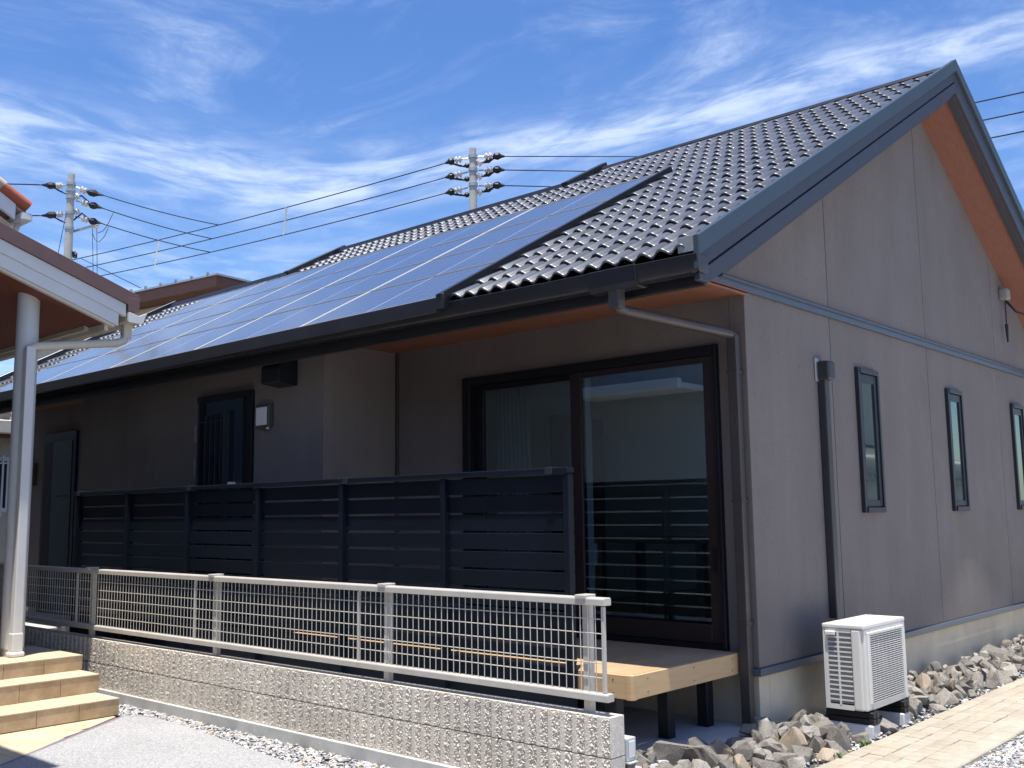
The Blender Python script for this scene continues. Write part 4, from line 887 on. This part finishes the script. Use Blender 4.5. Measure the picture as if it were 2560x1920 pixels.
# ------------------------------------------------------------------ background houses
# pixel helper for far things (their true position is chosen by depth)
CP = M.translation.copy(); FPX = 2527.0
def ray(px, py): return r2*((px-1280)/FPX)+u2*((960-py)/FPX)+fwd
def dep(px, py, d): return CP+ray(px, py)*d
def at_z(px, py, z): r = ray(px, py); return CP+r*((z-CP.z)/r.z)
bh = thing('background_house', 'beige house with brown timber eaves behind the solar panels', 'house', (-20, 9, 0))
zc = 7.73; c0 = at_z(541, 682, zc); cl = at_z(318, 731, zc); cr = at_z(597, 702, zc)
dl = (cl-c0); dl.z = 0; dl.normalize(); dr = Vector((dl.y, -dl.x, 0))
if dr.dot(cr-c0) < 0: dr = -dr
A0 = c0; A1 = c0+dl*10; A2 = A1+dr*8; A3 = c0+dr*8
def ring(inset, z0, z1, name, m, bevel=0.0, par=bh):
    a = A0+(dl+dr)*inset; b = A1+(-dl+dr)*inset; c = A2-(dl+dr)*inset; d = A3+(dl-dr)*inset
    pts2 = [(p.x, p.y) for p in (a, b, c, d)]
    return MB().prism(pts2, 2, z0, z1).build(name, m, par, bevel=bevel)
ring(0.0, zc-0.05, zc, 'roof_edge', 'steel'); ring(0.05, zc-0.34, zc-0.051, 'eave_fascia', 'wood_fascia'); ring(0.6, zc-0.36, zc-0.341, 'eave_soffit', 'wood_fascia'); ring(0.62, 0.0, zc-0.361, 'wall', 'beige_wall')
for i in range(14):
    p = A0+dl*(0.35+i*0.65); B(p.x-0.03, p.x+0.03, p.y-0.03, p.y+0.03, zc, zc+0.06).build('snow_guard', 'steel', bh)
# neighbour's upper roof at the top left: tiled verge with white bargeboard and gutter end
uh = thing('upper_roof_house', 'white bargeboard and tan and red tiled verge of a house at upper left', 'house', (-12.5, -4, 0))
UX = -11.0
def on_x(px, py, x): r = ray(px, py); return CP+r*((x-CP.x)/r.x)
e0 = on_x(62, 510, UX); e1 = on_x(0, 460, UX); us = (e1.z-e0.z)/(e1.y-e0.y)
def uz(y, o=0): return e0.z+us*(y-e0.y)+o
ye = e0.y; yt = e0.y-5.0
def usb(x0, x1, o0, o1, ya, yb, name, m): return MB().add([(x, y, uz(y, o)) for x in (x0, x1) for y, o in ((ya, o0), (yb, o0), (yb, o1), (ya, o1))], [(0, 1, 2, 3), (7, 6, 5, 4), (0, 4, 5, 1), (1, 5, 6, 2), (2, 6, 7, 3), (3, 7, 4, 0)]).build(name, m, uh, bevel=0.004)
usb(UX-0.06, UX, -0.10, -0.32, ye-0.12, yt, 'bargeboard', 'white_paint')
usb(-15.5, UX-0.061, -0.05, -0.12, ye+0.05, yt, 'roof_slope', 'roof_tan')
usb(-15.5, UX-0.2, -0.33, -0.35, ye-0.1, yt, 'soffit', 'cream')
tl_ = 0.36
for i in range(12):
    ya = ye+0.06-i*tl_; yb = ya-tl_*1.05
    o = MB().tube([(UX-0.02, ya, uz(ya, 0.012)), (UX-0.02, yb, uz(yb, -0.005))], 0.085, 14).build('verge_tile', 'roof_red' if i in (0, 2, 3) else 'roof_tan', uh, smooth=True)
B(UX-4.4, UX+0.05, ye-0.06, ye+0.10, uz(ye)-0.25, uz(ye)-0.13).build('gutter', 'white_paint', uh, bevel=0.02)
MB().tube([(UX-0.2, ye, uz(ye)-0.25), (UX-0.2, ye-0.05, uz(ye)-0.42), (UX-0.25, ye-0.35, uz(ye)-0.50), (UX-0.25, ye-0.9, uz(ye)-0.55)], 0.045, 8).build('downpipe', 'cream', uh, smooth='all')
B(-15.4, UX-0.7, yt-3, ye-0.95, 0, uz(ye)-0.36).build('wall', 'beige_wall', uh)
# low lean-to of that house seen past the column: cream tiles, gutter, barred window
lw = thing('beige_annex', 'beige annex with cream tiled eave and white barred window behind the column', 'house', (-17, -2, 0))
LX = -16.0
t0 = on_x(20, 1050, LX)
B(-20, LX, -7, 3.6, 0, t0.z-0.30).build('wall', 'beige_wall', lw)
B(LX, LX+0.45, -7, 3.8, t0.z-0.34, t0.z-0.30).build('eave_soffit', 'wood_fascia', lw); B(LX+0.45, LX+0.60, -7, 3.9, t0.z-0.30, t0.z-0.05).build('gutter', 'cream', lw, bevel=0.02)
for i in range(18):
    y_ = -1.4+i*0.29; MB().tube([(LX+0.56, y_, t0.z+0.02), (LX-0.8, y_, t0.z+0.55)], 0.12, 10).build('roof_tile', 'roof_tan', lw, smooth=True)
B(-20, LX+0.45, -7, 3.8, t0.z-0.05, t0.z-0.0).build('roof_base', 'roof_tan', lw)
wt = on_x(0, 1142, LX); wbz = on_x(12, 1278, LX)
wf = B(LX, LX+0.03, wt.y-1.3, wt.y+0.18, wbz.z, wt.z).build('window', 'white_paint', lw); B(LX+0.031, LX+0.035, wt.y-1.24, wt.y+0.12, wbz.z+0.06, wt.z-0.08).build('pane', 'far_glass', wf)
for i in range(7): B(LX+0.10, LX+0.13, wt.y-1.2+i*0.2, wt.y-1.17+i*0.2, wbz.z-0.1, wt.z+0.02).build('grille_bar', 'white_paint', wf)
for z in (wbz.z+0.0, wt.z-0.12): B(LX+0.098, LX+0.132, wt.y-1.25, wt.y+0.15, z-0.012, z+0.012).build('grille_rail', 'white_paint', wf)

# ------------------------------------------------------------------ utility poles and lines
def lathe(p0, p1, prof, seg=10):
    p0 = Vector(p0); p1 = Vector(p1); t = (p1-p0).normalized(); a = Vector((0, 0, 1)) if abs(t.z) < .9 else Vector((1, 0, 0)); u = t.cross(a).normalized(); w_ = t.cross(u); V = []; F = []
    L = (p1-p0).length
    for f_, r in prof:
        c = p0+t*L*f_
        V += [c+(u*math.cos(2*math.pi*k/seg)+w_*math.sin(2*math.pi*k/seg))*r for k in range(seg)]
    for i in range(len(prof)-1):
        for k in range(seg): F.append((i*seg+k, i*seg+(k+1) % seg, (i+1)*seg+(k+1) % seg, (i+1)*seg+k))
    F.append(tuple(range(seg))[::-1]); F.append(tuple((len(prof)-1)*seg+k for k in range(seg)))
    return MB().add(V, F)
INS = [(0, 0.02), (.1, 0.03), (.25, 0.10), (.42, 0.085), (.48, 0.035), (.55, 0.03), (.66, 0.10), (.85, 0.085), (.92, 0.03), (1, 0.02)]
def insul(p, q, par):
    lathe(p, q, INS).build('insulator', 'porcelain', par, smooth=True)
def sleeve(p, q, par, r=0.10):
    lathe(p, q, [(0, 0.035), (.12, r*0.8), (.2, r), (.45, r*1.1), (.7, r*0.55), (1, 0.025)], 8).build('cover', 'cable', par)
D1 = 28.0
pt = dep(1182, 372, D1)
p1 = thing('utility_pole', 'grey concrete utility pole rising behind the middle of the ridge', 'utility pole', (pt.x, pt.y, 0), 'utility poles')
MB().tube([(pt.x, pt.y, 0), (pt.x, pt.y, pt.z)], 0.19, 20, r1=0.095).build('shaft', 'pole', p1, smooth=True)
R1 = []
for k, (pyc, pyl, pyr) in enumerate(((393, 408, 388), (427, 445, 427), (466, 486, 466))):
    cz = dep(1184, pyc, D1).z
    MB().tube([(pt.x, pt.y, cz-0.05), (pt.x, pt.y, cz+0.05)], 0.128, 16).build('band', 'steel', p1, smooth=True)
    a = dep(1170, pyc+3, D1); b = dep(1140, pyl-9 if k else pyl-13, D1); b = dep(1136, pyc+(12 if k else 8), D1); c = dep(1113, pyc+17-(2 if k == 0 else 0), D1)
    MB().tube([a, b.lerp(a, .55)], 0.018, 6).build('rod', 'steel', p1); insul(b.lerp(a, .6), b, p1); sleeve(b, c, p1)
    MB().tube([b.lerp(c, .3)+Vector((0, 0, -.06)), dep(1152, pyc+22, D1), dep(1174, pyc+20, D1)], 0.03, 6).build('jumper', 'cable', p1); sleeve(dep(1174, pyc+20, D1), dep(1156, pyc+23, D1), p1, 0.07)
    a = dep(1196, pyc-1, D1); b = dep(1232, pyc-3, D1); d = dep(1262, pyc-2, D1)
    MB().tube([a, a.lerp(b, .4)], 0.018, 6).build('rod', 'steel', p1); insul(a.lerp(b, .35), b, p1); sleeve(b, d, p1)
    MB().tube([b.lerp(d, .3), dep(1222, pyc+12, D1), dep(1200, pyc+14, D1)], 0.03, 6).build('jumper', 'cable', p1); sleeve(dep(1228, pyc+6, D1), dep(1208, pyc+13, D1), p1, 0.07)
    insul(dep(1190, pyc+12, D1), dep(1206, pyc+17, D1), p1)
    R1.append((c, d))
D2 = 30.0
qt = dep(179, 436, D2)
p2 = thing('utility_pole', 'grey concrete utility pole with a side arm above the porch roof at left', 'utility pole', (qt.x, qt.y, 0), 'utility poles')
MB().tube([(qt.x, qt.y, 0), (qt.x, qt.y, qt.z)], 0.21, 20, r1=0.095).build('shaft', 'pole', p2, smooth=True)
def zc2(py): return dep(178, py, D2).z
for py in (461, 478, 497, 536, 576): MB().tube([(qt.x, qt.y, zc2(py)-0.04), (qt.x, qt.y, zc2(py)+0.04)], 0.132, 16).build('band', 'steel', p2, smooth=True)
ar0, ar1 = dep(180, 580, D2), dep(238, 563, D2)
MB().beam(ar0, ar1, 0.06, 0.06).build('side_arm', 'steel', p2); insul(ar1, dep(243, 570, D2), p2)
for i, (x, y) in enumerate(((186, 494), (185, 532))): insul(dep(x, y, D2), dep(x+13, y-6, D2), p2)
R2 = []
for (ax, ay, bx, by, cx, cy2) in ((186, 465, 218, 480, 258, 488), (190, 502, 222, 511, 255, 520), (188, 541, 222, 551, 252, 558)):
    a, b, c = dep(ax, ay, D2), dep(bx, by, D2), dep(cx, cy2, D2)
    MB().tube([a, a.lerp(b, .5)], 0.018, 6).build('rod', 'steel', p2); insul(a.lerp(b, .4), b, p2); sleeve(b, c, p2); R2.append(c)
for (ax, ay, bx, by, cx, cy2) in ((170, 462, 140, 465, 105, 462), (170, 535, 142, 537, 104, 539)):
    a, b, c = dep(ax, ay, D2), dep(bx, by, D2), dep(cx, cy2, D2)
    MB().tube([a, a.lerp(b, .5)], 0.018, 6).build('rod', 'steel', p2); insul(a.lerp(b, .4), b, p2); sleeve(b, c, p2); R2.append(c)
    MB().tube([c.lerp(b, .6), dep(150, ay+16, D2), dep(172, ay+25, D2), dep(205, ay+28 if ay < 500 else ay-2, D2), dep(222, ay+43 if ay < 500 else ay+12, D2)], 0.025, 6).build('jumper', 'cable', p2, smooth='all')
co = MB()
for k in range(7):
    pts_ = [dep(185+random.uniform(-8, 8), 632+random.uniform(-6, 14), D2-0.3) for _ in range(4)]; co.tube(pts_, 0.015, 5)
co.build('coiled_wires', 'cable', p2, smooth='all')
def wire(pts, label, r=0.020, sag=0.0):
    pts = [Vector(p) for p in pts]
    if len(pts) == 2:
        a, b = pts; pts = [a.lerp(b, t)+Vector((0, 0, -sag*4*t*(1-t))) for t in [i/14 for i in range(15)]]
    o = MB().tube(pts, r, 6).build('power_line', 'cable', smooth='all'); tag(o, label, 'power line', 'overhead power lines'); return o
ordn = ['upper', 'middle', 'lower']
ends = [(185, 650), (205, 671), (243, 691)]; junc = [(545, 539), (532, 572), (528, 609)]
for k in range(3):
    c, d = R1[k]; e = dep(ends[k][0]-60, ends[k][1]+12, 36)
    wire([c, e], '%s of three power lines falling left from the middle utility pole' % ordn[k], 0.015, 0.12)
    j = None
    # junction taken on the first line so that both wires really meet
    best = min((c.lerp(e, t)+Vector((0, 0, -0.12*4*t*(1-t))) for t in [i/200 for i in range(201)]), key=lambda q: abs((q-CP).dot(r2)/(q-CP).dot(fwd)*FPX+1280-junc[k][0]))
    wire([R2[k], best], '%s power line from the left utility pole to the crossing lines' % ordn[k], 0.015, 0.06)
    hx = dep(1930, (388, 432, 476)[k]+4, 44)
    wire([d, hx], '%s power line running right from the middle pole behind the ridge' % ordn[k], 0.015, 0.0)
    s1, s2 = dep(1900, 374+50*k-6*k, 44), dep(2680, 204+50*k, 20)
    wire([s1, s2], '%s power line in the sky right of the gable peak' % ordn[k], 0.017, 0.0)
for k, (x, y) in enumerate(((-60, 458), (-60, 538))):
    wire([R2[3+k], dep(x, y, D2+2)], ('upper', 'lower')[k]+' power line leaving the left pole towards the left edge', 0.020)
wire([dep(200, 645, D2), dep(352, 720, 24)], 'thin service wire sloping down right from the left pole', 0.010)
wire([dep(168, 520, D2), dep(144, 640, D2), dep(140, 660, D2)], 'thin stay wire left of the left utility pole', 0.010)
wire([dep(231, 569, D2), dep(233, 690, D2), dep(234, 720, D2)], 'thin drop wire hanging from the side arm, left one', 0.009)
wire([dep(242, 567, D2), dep(243, 690, D2), dep(243, 720, D2)], 'thin drop wire hanging from the side arm, right one', 0.009)
wire([dep(285, 528, D2), dep(270, 560, D2), dep(258, 577, D2), dep(244, 583, D2)], 'thin loop wire from the middle line to the side arm', 0.009)
wire([dep(273, 563, D2), dep(262, 590, D2), dep(248, 605, D2), dep(238, 600, D2), dep(231, 583, D2)], 'thin loop wire from the lower line to the side arm', 0.009)
def spacer(pts, label):
    m_ = MB()
    m_.tube([Vector(p) for p in pts], 0.030, 6); o = m_.build('line_spacer', 'bone'); tag(o, label, 'line spacer', 'spacer rods between the power lines')
def on_wire(k, px):
    c, d = R1[k]; e = dep(ends[k][0]-60, ends[k][1]+12, 36)
    return min((c.lerp(e, t)+Vector((0, 0, -0.12*4*t*(1-t))) for t in [i/300 for i in range(301)]), key=lambda q: abs((q-CP).dot(r2)/(q-CP).dot(fwd)*FPX+1280-px))
spacer([on_wire(0, 716), on_wire(1, 712), on_wire(2, 709)], 'white spacer rod between the lines near the middle pole')
spacer([on_wire(0, 398), on_wire(1, 392), on_wire(2, 387)], 'white spacer rod between the lines above the porch roof')
hp = dep(1925, 400, 44)
h_ = thing('utility_pole', 'utility pole hidden behind the tall tiled ridge', 'utility pole', (hp.x, hp.y, 0), 'utility poles')
MB().tube([(hp.x, hp.y, 0), (hp.x, hp.y, hp.z+0.4)], 0.2, 16, r1=0.1).build('shaft', 'pole', h_, smooth=True)

# ------------------------------------------------------------------ furniture seen dimly through the door
tb = thing('dining_table', 'pale wood dining table inside the room behind the glass door', 'table', (-1.6, 1.5, 0.546))
B(-2.3, -1.05, 1.1, 1.95, 1.23, 1.265).build('table_top', 'table_wood', tb, bevel=0.006)
for x in (-2.22, -1.13):
    for y_ in (1.18, 1.87): B(x-0.035, x+0.035, y_-0.035, y_+0.035, 0.546, 1.229).build('leg', 'table_wood', tb)
ch = thing('dining_chair', 'dark wooden dining chair beside the table behind the glass door', 'chair', (-0.8, 1.5, 0.546))
B(-1.0, -0.6, 1.3, 1.7, 0.97, 1.0).build('seat', 'chair_dark', ch, bevel=0.006)
for x in (-0.98, -0.63):
    for y_ in (1.32, 1.68): B(x-0.018, x+0.018, y_-0.018, y_+0.018, 0.546, 0.969 if x < -0.7 else 1.36).build('leg', 'chair_dark', ch)
B(-0.645, -0.618, 1.34, 1.66, 1.27, 1.37).build('backrest', 'chair_dark', ch, bevel=0.004)
for y_ in (1.42, 1.5, 1.58): B(-0.64, -0.622, y_-0.01, y_+0.01, 1.001, 1.269).build('back_slat', 'chair_dark', ch)
